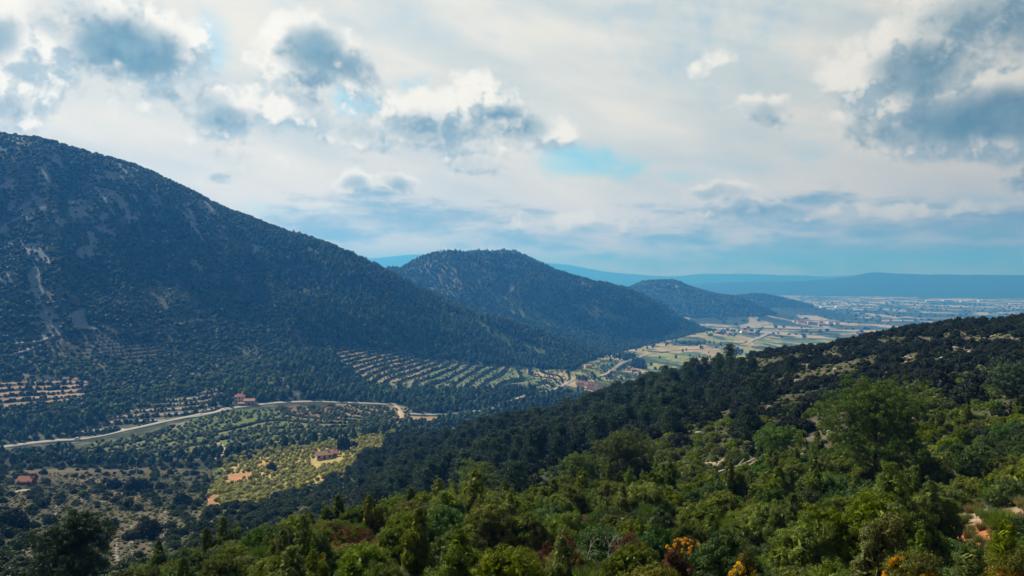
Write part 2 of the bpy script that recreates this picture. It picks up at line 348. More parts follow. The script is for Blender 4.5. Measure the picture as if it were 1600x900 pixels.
# limestone scree on the mountain
scree_z = pmask([(-100,200),(60,215),(330,300),(360,420),(250,440),(120,400),(60,470),(160,530),(60,560),(-100,560)], 680, 1400, VP)
sc = fbm((XG * 0.8 + YG * 0.6) / 20, (YG * 0.8 - XG * 0.6) / 46, 5, 107)
SCREE = [([(110,312),(130,310),(136,335),(122,348),(112,335)]), ([(150,290),(215,305),(220,345),(195,350),(160,320)]), ([(50,300),(75,310),(110,352),(95,356),(60,325)]), ([(5,424),(60,416),(68,455),(40,462),(0,440)]),
         ([(75,498),(92,494),(95,525),(80,528)]), ([(108,490),(132,482),(136,508),(158,516),(115,512)]), ([(0,275),(30,282),(28,300),(0,292)]),
         ([(300,405),(330,410),(320,425),(300,420)]), ([(380,380),(410,384),(404,398),(384,392)])]
scm = scree_z & (sc + fine * .45 > 0.36)
for i, pl in enumerate(SCREE):
    m = pmask(pl, 680, 1400, VP)
    scm = scm | (m & (sc + fine * .5 > (-.5 if i in (0, 4, 5) else -.12)))
paint(scm, C3(.24, .27, .29), 1.0); forest[scm] = 0.16
side = (D2 > 700) & (D2 < 1500) & (UPX > 200) & (UPX < 1000) & (sc > 0.60) & ~scm
paint(side, C3(.17, .19, .17), 0.6); forest[side] = 0.2
clump = sstep(fbm(XG / 34, YG / 34, 4, 151) + fine * .25, -.55, .05)
mtz = (D2 > 640) & (D2 < 1450) & (UPX < 1000)
forest = np.where(mtz, forest * (.38 + .62 * clump), forest)
lit_spur = pmask([(690,482),(720,487),(790,520),(870,552),(850,556),(790,538),(735,512)], 1000, 1420, VP)
base[lit_spur] = C3(.11, .15, .06); forest[lit_spur] = .30  # sunlit strip: light painted in as paler green ground with fewer trees
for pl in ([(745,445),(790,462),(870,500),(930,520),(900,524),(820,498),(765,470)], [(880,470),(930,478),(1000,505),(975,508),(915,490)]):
    lit_spur2 = pmask(pl, 1700, 2420, VP); base[lit_spur2] = C3(.12, .15, .07); forest[lit_spur2] = .45  # brighter sides of the middle hill's spurs, sunlight put into the ground colour
rk2 = pmask([(640,412),(700,402),(760,410),(740,430),(660,425)], 1700, 2300, VP) & (patch > 0.15)
paint(rk2, C3(.22, .22, .20), 0.7)
fh = D2 > 8000; base[fh] = (C3(.018, .034, .020) * (1 - t1) + C3(.034, .052, .032) * t1)[fh]
# the far plain: a patchwork of plots, taken from a grid of cells laid along the valley
plain = (D2 > 2350) & (ZG < -176) & (D2 < 8000)
ux = (XG * 0.86 + YG * 0.5) / 230 + fbm(XG / 600, YG / 600, 4, 111) * 3.2; uy = (YG * 0.86 - XG * 0.5) / 400 + fbm(XG / 600, YG / 600, 4, 113) * 2.6
cell = _hash(np.floor(ux), np.floor(uy), 5); cell2 = _hash(np.floor(ux * 2.3), np.floor(uy * 1.7), 9)
pc = np.where(cell[..., None] > .74, C3(.30, .25, .17), np.where(cell[..., None] > .45, C3(.085, .11, .06), C3(.045, .065, .04)))
pc = np.where(cell2[..., None] > .90, C3(.30, .26, .19), pc)
pc = np.where((cell2[..., None] < .3), C3(.03, .045, .03), pc)
base[plain] = pc[plain]; forest[plain] = 0
# valley floor plots
valley = (D2 > 620) & (D2 <= 2400) & (VP > 500) & (D2 > 0) & pmask([(858,618),(872,585),(905,574),(940,566),(985,560),(1010,540),(1105,517),(1200,508),(1320,500),(1700,500),(1700,640),(900,640)], 900, 2400, VP)
ux = (XG * 0.9 + YG * 0.42) / 42 + n_field * 0.9; uy = (YG * 0.9 - XG * 0.42) / 75 + n_field * 0.7
c1 = _hash(np.floor(ux), np.floor(uy), 15); c2 = _hash(np.floor(ux), np.floor(uy), 19)
vc = np.where(c1[..., None] > .78, C3(.32, .24, .15), np.where(c1[..., None] > .5, C3(.22, .23, .085), np.where(c1[..., None] > .2, C3(.09, .135, .055), C3(.05, .075, .04))))
vm_ = valley | MASK['tE']
base[vm_] = vc[vm_]; forest[vm_] = np.where(c2[vm_] > .93, 0.9, 0.03)
# terraced beds: pale beds, dark overgrown risers
def terrace(k, bed1, bed2, riser, lip):
    m = MASK[k]; w = (0.5 + 0.5 * np.clip(n_field * 1.6 + fine * .6, -1, 1))[..., None]
    c = bed1 * (1 - w) + bed2 * w
    fr = TFR[..., None]
    c = np.where(fr > 0.76, riser, c); c = np.where((fr < 0.10), lip, c)
    base[m] = c[m]; forest[m] = 0
terrace('tA', C3(.075, .12, .045), C3(.15, .16, .08), C3(.035, .04, .03), C3(.30, .27, .19))
terrace('tB', C3(.10, .09, .06), C3(.30, .21, .14), C3(.035, .035, .03), C3(.36, .32, .27))
terrace('tC', C3(.05, .06, .045), C3(.08, .085, .06), C3(.03, .035, .03), C3(.17, .17, .14))
terrace('tD', C3(.07, .085, .05), C3(.22, .18, .13), C3(.03, .03, .03), C3(.42, .38, .32))
terrace('tF', C3(.065, .105, .035), C3(.13, .15, .05), C3(.025, .03, .025), C3(.19, .17, .11))
tan = pmask([(530,628),(640,636),(640,650),(610,668),(520,664),(490,650)], 560, 760, VP); base[tan & (patch > -.2)] = C3(.20, .16, .09); 
redf = pmask([(440,634),(530,634),(540,655),(450,655)], 560, 760, VP) & (fine > 0.0); base[redf] = C3(.20, .12, .08)
tanA = pmask([(518,545),(575,545),(640,560),(670,590),(600,598),(545,585)], 800, 1200, VP) & (TFR < .76); base[tanA] = base[tanA] * .4 + C3(.27, .20, .125) * .6
tA2 = pmask([(815,580),(880,583),(930,594),(935,604),(880,600)], 900, 1300, VP); base[tA2] = C3(.33, .26, .14)
red3 = pmask([(628,650),(690,652),(694,662),(640,662)], 500, 760, VP); base[red3] = C3(.33, .22, .13); forest[red3] = 0
# sunny orchard on yellow and red earth
orch = pmask([(325,795),(322,770),(350,742),(345,722),(400,700),(440,690),(560,672),(640,668),(600,700),(545,735),(520,745),(455,768),(380,795),(345,808)], 260, 520, VP)
oc = (0.5 + 0.5 * np.clip(patch * 1.5 + fine, -1, 1))[..., None]
base[orch] = (C3(.28, .27, .075) * (1 - oc) + C3(.42, .31, .12) * oc)[orch]; forest[orch] = 0
orr = orch & ((fbm(XG / 13, YG / 13, 3, 131) > 0.62) | pmask([(325,800),(324,775),(338,772),(340,800)], 200, 500, VP) | pmask([(350,742),(390,737),(392,744),(360,756)], 200, 500, VP)); base[orr] = C3(.36, .19, .10)
grn = pmask([(230,725),(340,720),(350,735),(330,760),(260,760)], 330, 480, VP); base[grn] = C3(.10, .13, .035); forest[grn] = .25
gully = pmask([(-60,715),(160,712),(300,722),(380,705),(520,680),(640,668),(645,674),(520,690),(400,716),(330,735),(160,728),(-60,740)], 380, 560, VP)
base[gully] = C3(.03, .038, .022); forest[gully] = .75
# abandoned ground lower left, with pale lines of stones
lowl = (D2 > 115) & (D2 < 420) & (UPX < 330) & ~orch & ~gully
w = (0.5 + 0.5 * np.clip(n_mid * 1.5 + fine * .8, -1, 1))[..., None]
llc = C3(.050, .052, .028) * (1 - w) + C3(.125, .105, .068) * w
base[lowl] = llc[lowl]; forest[lowl] = 0.22 + 0.3 * (patch[lowl] > .1)
bare = pmask([(165,830),(230,800),(240,900),(180,900)], 110, 260, VP); base[bare] = C3(.13, .10, .075); forest[bare] = .06
redsoil = pmask([(100,748),(180,752),(240,775),(160,790),(110,775)], 250, 420, VP) & (fine > -.1); base[redsoil] = C3(.20, .13, .085)
# foreground red earth
fgr = np.zeros_like(forest, bool)
for (px, d, rr) in ((842, 33, 2.0), (520, 40, 2.6), (1545, 48, 4.6), (1590, 44, 3.4), (1065, 39, 1.6), (1165, 90, 3.5), (1085, 100, 4.5), (1250, 96, 4.5)):
    x, y, z = at(px, d); fgr |= (np.hypot(XG - x, (YG - y) * .8) + fbm(XG * .9, YG * .9, 3, 141) * 0.7 * rr < rr)
base[fgr & (D2 < 50)] = C3(.42, .16, .07); base[fgr & (D2 >= 50)] = C3(.34, .26, .18); forest[fgr] = 0
FOREST = forest
land_kind = np.where(D2 < 100, 0.0, 1.0)

# ------------------------------------------------------------------ object helpers
def mesh_np(name, V, F, smooth=False, attrs=None):
    V = np.asarray(V, np.float32); F = np.asarray(F, np.int32)
    me = bpy.data.meshes.new(name)
    n, k = F.shape
    me.vertices.add(len(V)); me.vertices.foreach_set('co', V.ravel())
    me.loops.add(n * k); me.loops.foreach_set('vertex_index', F.ravel())
    me.polygons.add(n); me.polygons.foreach_set('loop_start', np.arange(0, n * k, k, dtype=np.int32))
    if smooth: me.polygons.foreach_set('use_smooth', np.ones(n, bool))
    me.update(calc_edges=True)
    if attrs:
        for an, (typ, dom, arr) in attrs.items():
            at_ = me.attributes.new(an, typ, dom)
            at_.data.foreach_set('color' if 'COLOR' in typ else ('vector' if typ == 'FLOAT_VECTOR' else 'value'), np.ascontiguousarray(arr).ravel())
    return me
def tag(o, label=None, cat=None, group=None, kind=None):
    if label: o['label'] = label
    if cat: o['category'] = cat
    if group: o['group'] = group
    if kind: o['kind'] = kind
    return o
def link(name, me, mat=None, parent=None, loc=None):
    o = bpy.data.objects.new(name, me); COL.objects.link(o)
    if mat is not None and me is not None and len(me.materials) == 0: me.materials.append(mat)
    if parent: o.parent = parent
    if loc is not None: o.location = loc
    return o
def empty(name, loc, rz=0, s=1.0):
    o = bpy.data.objects.new(name, None); COL.objects.link(o); o.location = loc; o.rotation_euler = (0, 0, rz); o.scale = (s, s, s)
    o.empty_display_size = .3
    return o
def children(o): return [c for c in bpy.data.objects if c.parent == o]
class MB:
    def __init__(s): s.v = []; s.f = []
    def add(s, V, F):
        b = len(s.v); s.v += [tuple(p) for p in V]; s.f += [tuple(i + b for i in f) for f in F]; return s
    def box(s, c, d, rz=0):
        x, y, z = d[0]/2, d[1]/2, d[2]/2; ca, sa = math.cos(rz), math.sin(rz)
        V = [(c[0]+ca*a-sa*b, c[1]+sa*a+ca*b, c[2]+e) for a, b, e in [(-x,-y,-z),(x,-y,-z),(x,y,-z),(-x,y,-z),(-x,-y,z),(x,-y,z),(x,y,z),(-x,y,z)]]
        return s.add(V, [(0,3,2,1),(4,5,6,7),(0,1,5,4),(1,2,6,5),(2,3,7,6),(3,0,4,7)])
    def prism(s, poly, y0, y1):                    # polygon in x-z extruded along y
        n = len(poly); V = [(x, y0, z) for x, z in poly] + [(x, y1, z) for x, z in poly]
        F = [tuple(range(n)), tuple(range(2*n-1, n-1, -1))] + [(i, i+n, (i+1) % n + n, (i+1) % n) for i in range(n)]
        return s.add(V, F)
    def tube(s, pts, rad, seg=6):
        V = []; F = []
        for i, p in enumerate(pts):
            p = Vector(p); a = Vector(pts[max(i-1, 0)]); b = Vector(pts[min(i+1, len(pts)-1)])
            t = (b - a).normalized(); u = t.orthogonal().normalized(); w = t.cross(u)
            for k in range(seg):
                an = 2*math.pi*k/seg; V.append(p + (u*math.cos(an) + w*math.sin(an)) * rad[i])
        for i in range(len(pts)-1):
            for k in range(seg):
                F.append((i*seg+k, i*seg+(k+1) % seg, (i+1)*seg+(k+1) % seg, (i+1)*seg+k))
        F.append(tuple(range(seg))[::-1]); F.append(tuple((len(pts)-1)*seg+k for k in range(seg)))
        return s.add(V, F)
    def mesh(s, name, smooth=False):
        me = bpy.data.meshes.new(name); me.from_pydata(s.v, [], s.f); me.update()
        if smooth: me.polygons.foreach_set('use_smooth', np.ones(len(me.polygons), bool))
        return me

# ------------------------------------------------------------------ materials
def newmat(name):
    m = bpy.data.materials.new(name); m.use_nodes = True; t = m.node_tree; t.nodes.clear()
    return m, t, NT(t)
def solid(name, col, rough=0.8, var=0.25, scale=3.0, metal=0.0, spec=0.3):
    m, t, g = newmat(name)
    out = g.n('ShaderNodeOutputMaterial'); b = g.n('ShaderNodeBsdfPrincipled')
    P = g.n('ShaderNodeTexCoord').outputs['Object']
    nn = g.noise(P, scale, 5, 0.6)
    lo = tuple(c * (1 - var) for c in col); hi = tuple(min(c * (1 + var), 1) for c in col)
    t.links.new(g.mix(nn, lo, hi), b.inputs['Base Color']); b.inputs['Roughness'].default_value = rough
    b.inputs['Metallic'].default_value = metal; b.inputs['Specular IOR Level'].default_value = spec
    t.links.new(b.outputs[0], out.inputs[0]); return m
def leafmat(name, col, tip, trans=0.35, var=0.35, spec=0.10):
    m, t, g = newmat(name)
    out = g.n('ShaderNodeOutputMaterial')
    geo = g.n('ShaderNodeNewGeometry'); oi = g.n('ShaderNodeObjectInfo')
    r1 = geo.outputs['Random Per Island']; r2 = oi.outputs['Random']
    P = g.n('ShaderNodeTexCoord').outputs['Object']
    cl = g.noise(P, 1.7, 3, 0.6)
    f = g.m('ADD', g.m('MULTIPLY', r1, 0.45), g.m('MULTIPLY', g.ss(cl, 0.35, 0.65), 0.55))
    c = g.mix(f, col, tip)
    hs = g.n('ShaderNodeHueSaturation')
    g.put(hs.inputs['Hue'], g.m('MULTIPLY_ADD', r2, 0.035, 0.4825))
    g.put(hs.inputs['Saturation'], g.m('MULTIPLY_ADD', g.m('FRACT', g.m('MULTIPLY', r2, 7.3)), 0.3, 0.85))
    g.put(hs.inputs['Value'], g.m('MULTIPLY_ADD', g.m('FRACT', g.m('MULTIPLY', r2, 13.7)), 2 * var, 1 - var))
    g.put(hs.inputs['Color'], c); c = hs.outputs[0]
    df = g.n('ShaderNodeBsdfPrincipled'); t.links.new(c, df.inputs['Base Color']); df.inputs['Roughness'].default_value = 0.55
    df.inputs['Specular IOR Level'].default_value = spec
    tr = g.n('ShaderNodeBsdfTranslucent'); t.links.new(g.mix(1.0, c, (1.0, 1.0, 0.45), 'MULTIPLY'), tr.inputs['Color'])
    mx = g.n('ShaderNodeMixShader'); mx.inputs[0].default_value = trans
    t.links.new(df.outputs[0], mx.inputs[1]); t.links.new(tr.outputs[0], mx.inputs[2]); t.links.new(mx.outputs[0], out.inputs[0])
    return m
M = {}
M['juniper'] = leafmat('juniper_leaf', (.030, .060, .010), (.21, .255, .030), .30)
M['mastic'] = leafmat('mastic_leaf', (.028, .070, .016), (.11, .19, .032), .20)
M['oak'] = leafmat('oak_leaf_shaded', (.020, .029, .019), (.042, .052, .030), .15, .3)  # darker foliage colour stands in for cloud shade on the right ridge
M['oak_near'] = leafmat('oak_leaf_green', (.030, .050, .018), (.065, .090, .028), .25, .3)
M['pine'] = leafmat('pine_needles', (.045, .085, .018), (.125, .185, .030), .30)
M['pine_dark'] = leafmat('pine_needles_dark', (.022, .046, .028), (.055, .090, .045), .2)
M['farwood'] = leafmat('woodland_leaf', (.022, .044, .024), (.062, .105, .046), .2, .6)
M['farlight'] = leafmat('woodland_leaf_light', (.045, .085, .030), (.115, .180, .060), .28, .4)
M['orchard'] = leafmat('orchard_leaf', (.17, .20, .045), (.36, .34, .08), .3)
M['olive'] = leafmat('olive_leaf', (.065, .095, .045), (.13, .15, .07), .25)
M['broom'] = leafmat('broom_stem', (.07, .13, .02), (.13, .20, .03), .3)
M['rust'] = leafmat('rust_leaf', (.050, .026, .014), (.14, .062, .026), .2)
M['dry'] = leafmat('dry_twig', (.12, .085, .060), (.26, .19, .14), .15)
M['flower'] = leafmat('gorse_flower', (.75, .34, .015), (.90, .50, .03), .35, .15)
M['gorse'] = leafmat('gorse_green', (.06, .09, .02), (.16, .15, .03), .3)
M['grass'] = leafmat('grass_blade', (.14, .13, .055), (.26, .21, .10), .35)
M['grassg'] = leafmat('green_grass_blade', (.08, .13, .03), (.18, .20, .06), .35)
M['cypress'] = leafmat('cypress_leaf', (.010, .018, .012), (.02, .03, .018), .1)
M['bark'] = solid('bark', (.075, .055, .042), .9, .4, 8)
M['deadwood'] = solid('deadwood', (.36, .33, .29), .85, .3, 10)
M['rock'] = solid('limestone', (.25, .225, .185), .95, .45, 2.2)
M['white'] = solid('white_wall', (.72, .70, .66), .9, .08, 1)
M['bluew'] = solid('bluish_wall', (.40, .50, .54), .9, .1, 1)
M['pinkw'] = solid('pink_wall', (.62, .44, .36), .9, .12, .5)
M['creamw'] = solid('cream_wall', (.60, .50, .38), .9, .12, .5)
M['brickw'] = solid('dark_red_wall', (.20, .075, .05), .9, .2, .5)
M['redroof'] = solid('red_roof', (.34, .11, .10), .85, .35, 2)
M['orangeroof'] = solid('orange_roof', (.38, .18, .09), .85, .4, 2)
M['tileroof'] = solid('old_tile_roof', (.34, .20, .14), .85, .4, 2)
M['hotroof'] = solid('bright_tile_roof', (.31, .12, .075), .85, .45, 2)
M['greyroof'] = solid('grey_roof', (.45, .45, .43), .7, .1, .3)
M['shutter'] = solid('dark_window', (.03, .035, .04), .3, .1, 1)
M['door'] = solid('wood_door', (.12, .06, .035), .7, .2, 2)
M['roadm'] = solid('pale_road', (.25, .24, .215), .95, .35, .06)
M['dirt'] = solid('dirt_track', (.36, .28, .19), .95, .25, .2)
M['carpaint'] = solid('white_paint', (.80, .80, .79), .25, .02, 1, spec=.6)
M['glass'] = solid('car_glass', (.02, .025, .03), .1, .05, 1, spec=.6)
M['rubber'] = solid('rubber', (.02, .02, .02), .8, .1, 5)
M['steel'] = solid('pale_steel', (.62, .64, .64), .5, .05, 2, .3)

def ground_mat():
    m, t, g = newmat('land')
    out = g.n('ShaderNodeOutputMaterial'); b = g.n('ShaderNodeBsdfPrincipled')
    a = g.n('ShaderNodeAttribute', attribute_name='land_colour')
    P = g.n('ShaderNodeTexCoord').outputs['Object']
    n1 = g.noise(P, 0.35, 6, 0.65); n2 = g.noise(P, 6.0, 6, 0.65); n3 = g.noise(P, 0.05, 6, .6)
    f = g.m('MULTIPLY', g.m('MULTIPLY', g.m('ADD', 0.45, g.m('MULTIPLY', n1, 1.1)), g.m('ADD', 0.4, g.m('MULTIPLY', n2, 1.2))), g.m('ADD', 0.55, g.m('MULTIPLY', n3, .9)))
    c = g.vm('MULTIPLY', a.outputs['Color'], f)
    t.links.new(c, b.inputs['Base Color']); b.inputs['Roughness'].default_value = 1.0; b.inputs['Specular IOR Level'].default_value = 0.05
    bp = g.n('ShaderNodeBump'); bp.inputs['Strength'].default_value = 0.9; bp.inputs['Distance'].default_value = 0.25
    g.put(bp.inputs['Height'], g.m('ADD', n2, g.m('MULTIPLY', n1, 3.0))); t.links.new(bp.outputs[0], b.inputs['Normal'])
    t.links.new(b.outputs[0], out.inputs[0]); return m

# ------------------------------------------------------------------ ground sheet
V = np.stack([XG, YG, ZG], -1).reshape(-1, 3)
ii, jj = np.meshgrid(np.arange(NR - 1), np.arange(NA - 1), indexing='ij')
q = (ii * NA + jj).ravel()
F = np.stack([q, q + NA, q + NA + 1, q + 1], 1)
rgba = np.concatenate([base.reshape(-1, 3), np.ones((NR * NA, 1))], 1).astype(np.float32)
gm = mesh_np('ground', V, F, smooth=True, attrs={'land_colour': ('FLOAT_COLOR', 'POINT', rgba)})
GM = ground_mat()
ground = link('ground', gm, GM); tag(ground, 'hilly land with valley, terraces and mountain slopes under scrub', kind='structure')
cap = MB(); cap.add([(0, 0, -1.7)] + [(XG[0, j], YG[0, j], ZG[0, j]) for j in range(0, NA, 30)], [(0, k, k + 1) for k in range(1, len(range(0, NA, 30)))])
cm = cap.mesh('ground_cap'); ca_ = cm.attributes.new('land_colour', 'FLOAT_COLOR', 'POINT')
for d_ in ca_.data: d_.color = (.12, .09, .06, 1)
co = link('ground_cap', cm, GM, ground)

# ------------------------------------------------------------------ roads and tracks
ROADPTS = []
def ribbon(name, pts, width, mat, label, lift=0.35, dmin=0):
    P3 = [hit(px, py, dmin) for px, py in pts]
    xs = np.array([p[0] for p in P3]); ys = np.array([p[1] for p in P3])
    s = np.concatenate([[0], np.cumsum(np.hypot(np.diff(xs), np.diff(ys)))])
    n = max(int(s[-1] / 5), 8); si = np.linspace(0, s[-1], n)
    x = pchip(s, xs, si); y = pchip(s, ys, si)
    ROADPTS.append(np.stack([x, y, np.full(len(x), width)], 1))
    tx = np.gradient(x); ty = np.gradient(y); l = np.hypot(tx, ty); nx, ny = -ty / l, tx / l
    rows = []
    zc = H(x, y)
    for _ in range(3): zc = np.convolve(np.pad(zc, 2, mode='edge'), np.ones(5) / 5, 'valid')
    for off, dz in ((-0.5, -1.6), (-0.5, 0), (-.17, .06), (.17, .06), (0.5, 0), (0.5, -1.6)):
        X, Y = x + nx * width * off, y + ny * width * off
        zz = np.maximum(H(X, Y), zc - .4) if dz > -1 else np.minimum(H(X, Y), zc)
        rows.append(np.stack([X, Y, zz + lift + dz], 1))
    V = np.stack(rows, 1).reshape(-1, 3); k = 6
    F = [(i*k+j, i*k+j+1, (i+1)*k+j+1, (i+1)*k+j) for i in range(n-1) for j in range(k-1)]
    o = link(name, mesh_np(name, V, F), mat); tag(o, label, kind='structure'); return o
ribbon('road', [(-40,706),(20,697),(60,692),(100,689),(150,683),(200,672),(250,661),(300,651),(350,642),(400,633.5),(450,629),(500,628),(530,629),(580,631),(620,633)], 6.5, M['roadm'], 'pale valley road curving past the white house', dmin=480)
ribbon('road', [(618,647),(660,648),(700,647),(740,643),(770,639),(800,626),(830,616),(860,610),(880,602),(897,592)], 5.4, M['roadm'], 'pale road passing below the terraces to the village', dmin=500)
ribbon('road', [(940,588),(953,582),(965,573),(993,561),(1010,555),(1027,551),(1060,547.5),(1095,546)], 5.5, M['roadm'], 'pale road leaving the village through the valley fields', .8, dmin=1000)
ribbon('road', [(1160,536),(1175,533),(1188,528),(1200,522)], 12, M['roadm'], 'pale road junction among the far valley fields', 1.0, dmin=1500)
ribbon('track', [(617,632),(623,638),(627,646),(628,656)], 5, M['dirt'], 'sandy track dropping from the road to the orchard', dmin=480)
ribbon('track', [(628,656),(650,657),(690,656)], 5, M['dirt'], 'sandy track along the orchard edge', dmin=440)
ribbon('track', [(341,692),(350,699),(352,706),(344,714),(333,719)], 1.8, M['dirt'], 'short dirt track bending into the gully', dmin=300)
ribbon('track', [(250,511),(275,507),(292,504),(315,500),(332,496),(340,492)], 3.5, M['roadm'], 'thin pale trail crossing the mountain slope', dmin=640)
ribbon('track', [(-20,538),(30,537),(60,534),(85,526)], 3.0, M['roadm'], 'thin pale trail above the mountain terraces', dmin=640)
ribbon('track', [(0,556),(30,552),(70,536)], 3.0, M['roadm'], 'thin pale trail climbing beside the mountain terraces', dmin=640)

# ------------------------------------------------------------------ foliage builders
def leaves(P, N, L, Wd, r, up=0.0, jit=0.7, face=True):
    """one rhombus per point; blades lie over the clump like shingles, loosely, tips lifted outward"""
    n = len(P)
    if face:
        nn = N + r.normal(0, jit * .62, (n, 3)); nn /= np.linalg.norm(nn, axis=1, keepdims=True) + 1e-9
        d = r.normal(0, 1, (n, 3)); d[:, 2] += up * 1.5; d -= nn * (np.sum(d * nn, 1, keepdims=True)); d /= np.linalg.norm(d, axis=1, keepdims=True) + 1e-9
        d = d + nn * .35; d /= np.linalg.norm(d, axis=1, keepdims=True)
        s = np.cross(d, nn); s /= np.linalg.norm(s, axis=1, keepdims=True) + 1e-9
    else:
        d = N + r.normal(0, jit, (n, 3)); d[:, 2] += up
        d /= np.linalg.norm(d, axis=1, keepdims=True) + 1e-9
        a = r.normal(0, 1, (n, 3)); s = np.cross(d, a); s /= np.linalg.norm(s, axis=1, keepdims=True) + 1e-9
    l = (L * r.uniform(.6, 1.4, n))[:, None]; w = (Wd * r.uniform(.6, 1.4, n))[:, None]
    V = np.stack([P - d*l*.5, P + s*w*.5, P + d*l*.5, P - s*w*.5], 1).reshape(-1, 3)
    F = np.arange(4 * n).reshape(-1, 4)
    return V, F
def sphere_pts(n, r, up_bias=0.0):
    v = r.normal(0, 1, (n, 3)); v /= np.linalg.norm(v, axis=1, keepdims=True)
    if up_bias: v[:, 2] += up_bias; v /= np.linalg.norm(v, axis=1, keepdims=True)
    return v
def tuft_cloud(centers, normals, tr, per, L, Wd, r, up=0.2, jit=.6, squash=1.0):
    n = len(centers)
    C = np.repeat(centers, per, 0); Nn = np.repeat(normals, per, 0); T = np.repeat(tr, per)[:, None]
    v = sphere_pts(n * per, r); v = v + Nn * 0.75; v /= np.linalg.norm(v, axis=1, keepdims=True)
    P = C + v * T * r.uniform(.55, 1.05, (n * per, 1)) * np.array([1, 1, squash])
    return leaves(P, v, L, Wd, r, up, jit)
ICO = None
def ico(sub=2):
    import bmesh
    bm = bmesh.new(); bmesh.ops.create_icosphere(bm, subdivisions=sub, radius=1.0)
    V = np.array([v.co[:] for v in bm.verts]); F = np.array([[v.index for v in f.verts] for f in bm.faces]); bm.free(); return V, F
def lobed_shrub(name, r, w, h, nl, ntuft, tr, per, L, Wd, up=.25, jit=.6, core=True, tall=False):
    """shrub or crown standing on z = 0"""
    lob = []
    for i in range(nl):
        a = 2*math.pi*i/nl*1.618*2 + r.uniform(-.4, .4); rad = math.sqrt((i + .3) / nl) * w * .33
        R_ = w * r.uniform(.20, .30)
        zc = (h - R_) * (1 - .55 * (rad / (w * .33)) ** 1.5) * r.uniform(.75, 1.0) if not tall else r.uniform(.25, .95) * (h - R_)
        lob.append((np.array([rad*math.cos(a), rad*math.sin(a), max(zc, R_*.6)]), np.array([R_, R_, max(R_, zc * .62)])))
    cs, ns, ts = [], [], []
    per_l = max(ntuft // nl, 3)
    for c, rr in lob:
        v = sphere_pts(per_l, r, .35); p = c + v * rr * r.uniform(.76, 1.12, (per_l, 1))
        keep = np.ones(per_l, bool)
        for c2, r2 in lob:
            if c2 is c: continue
            keep &= np.linalg.norm((p - c2) / (r2 * .9), axis=1) > 1
        keep &= p[:, 2] > .04 * h
        cs.append(p[keep]); ns.append(v[keep]); ts.append(tr * r.uniform(.6, 1.35, keep.sum()))
    cs = np.concatenate(cs); ns = np.concatenate(ns); ts = np.concatenate(ts)
    V, F = tuft_cloud(cs, ns, ts, per, L, Wd, r, up, jit)
    if core:                                          # dense inner twiggage as larger inward faces
        pc = []
        for c, rr in lob:
            v = sphere_pts(max(int(per_l * 5), 30), r); pc.append(c + v * rr * .78)
        pc = np.concatenate(pc); pc = pc[pc[:, 2] > 0]
        V2, F2 = leaves(pc, sphere_pts(len(pc), r), tr * 1.7, tr * 1.5, r, 0, 1)
        F = np.concatenate([F, F2 + len(V)]); V = np.concatenate([V, V2])
    return mesh_np(name, V, F)
def stems_mesh(name, r, h, n=6, spread=.35, rad=.035):
    mb = MB()
    for i in range(n):
        a = r.uniform(0, 6.28); l = h * r.uniform(.5, .8); sx, sy = math.cos(a) * spread * l, math.sin(a) * spread * l
        mb.tube([(0.04*math.cos(a), .04*math.sin(a), -.3), (sx*.35, sy*.35, l*.4), (sx, sy, l)], [rad, rad*.7, rad*.25], 5)
    return mb.mesh(name, True)
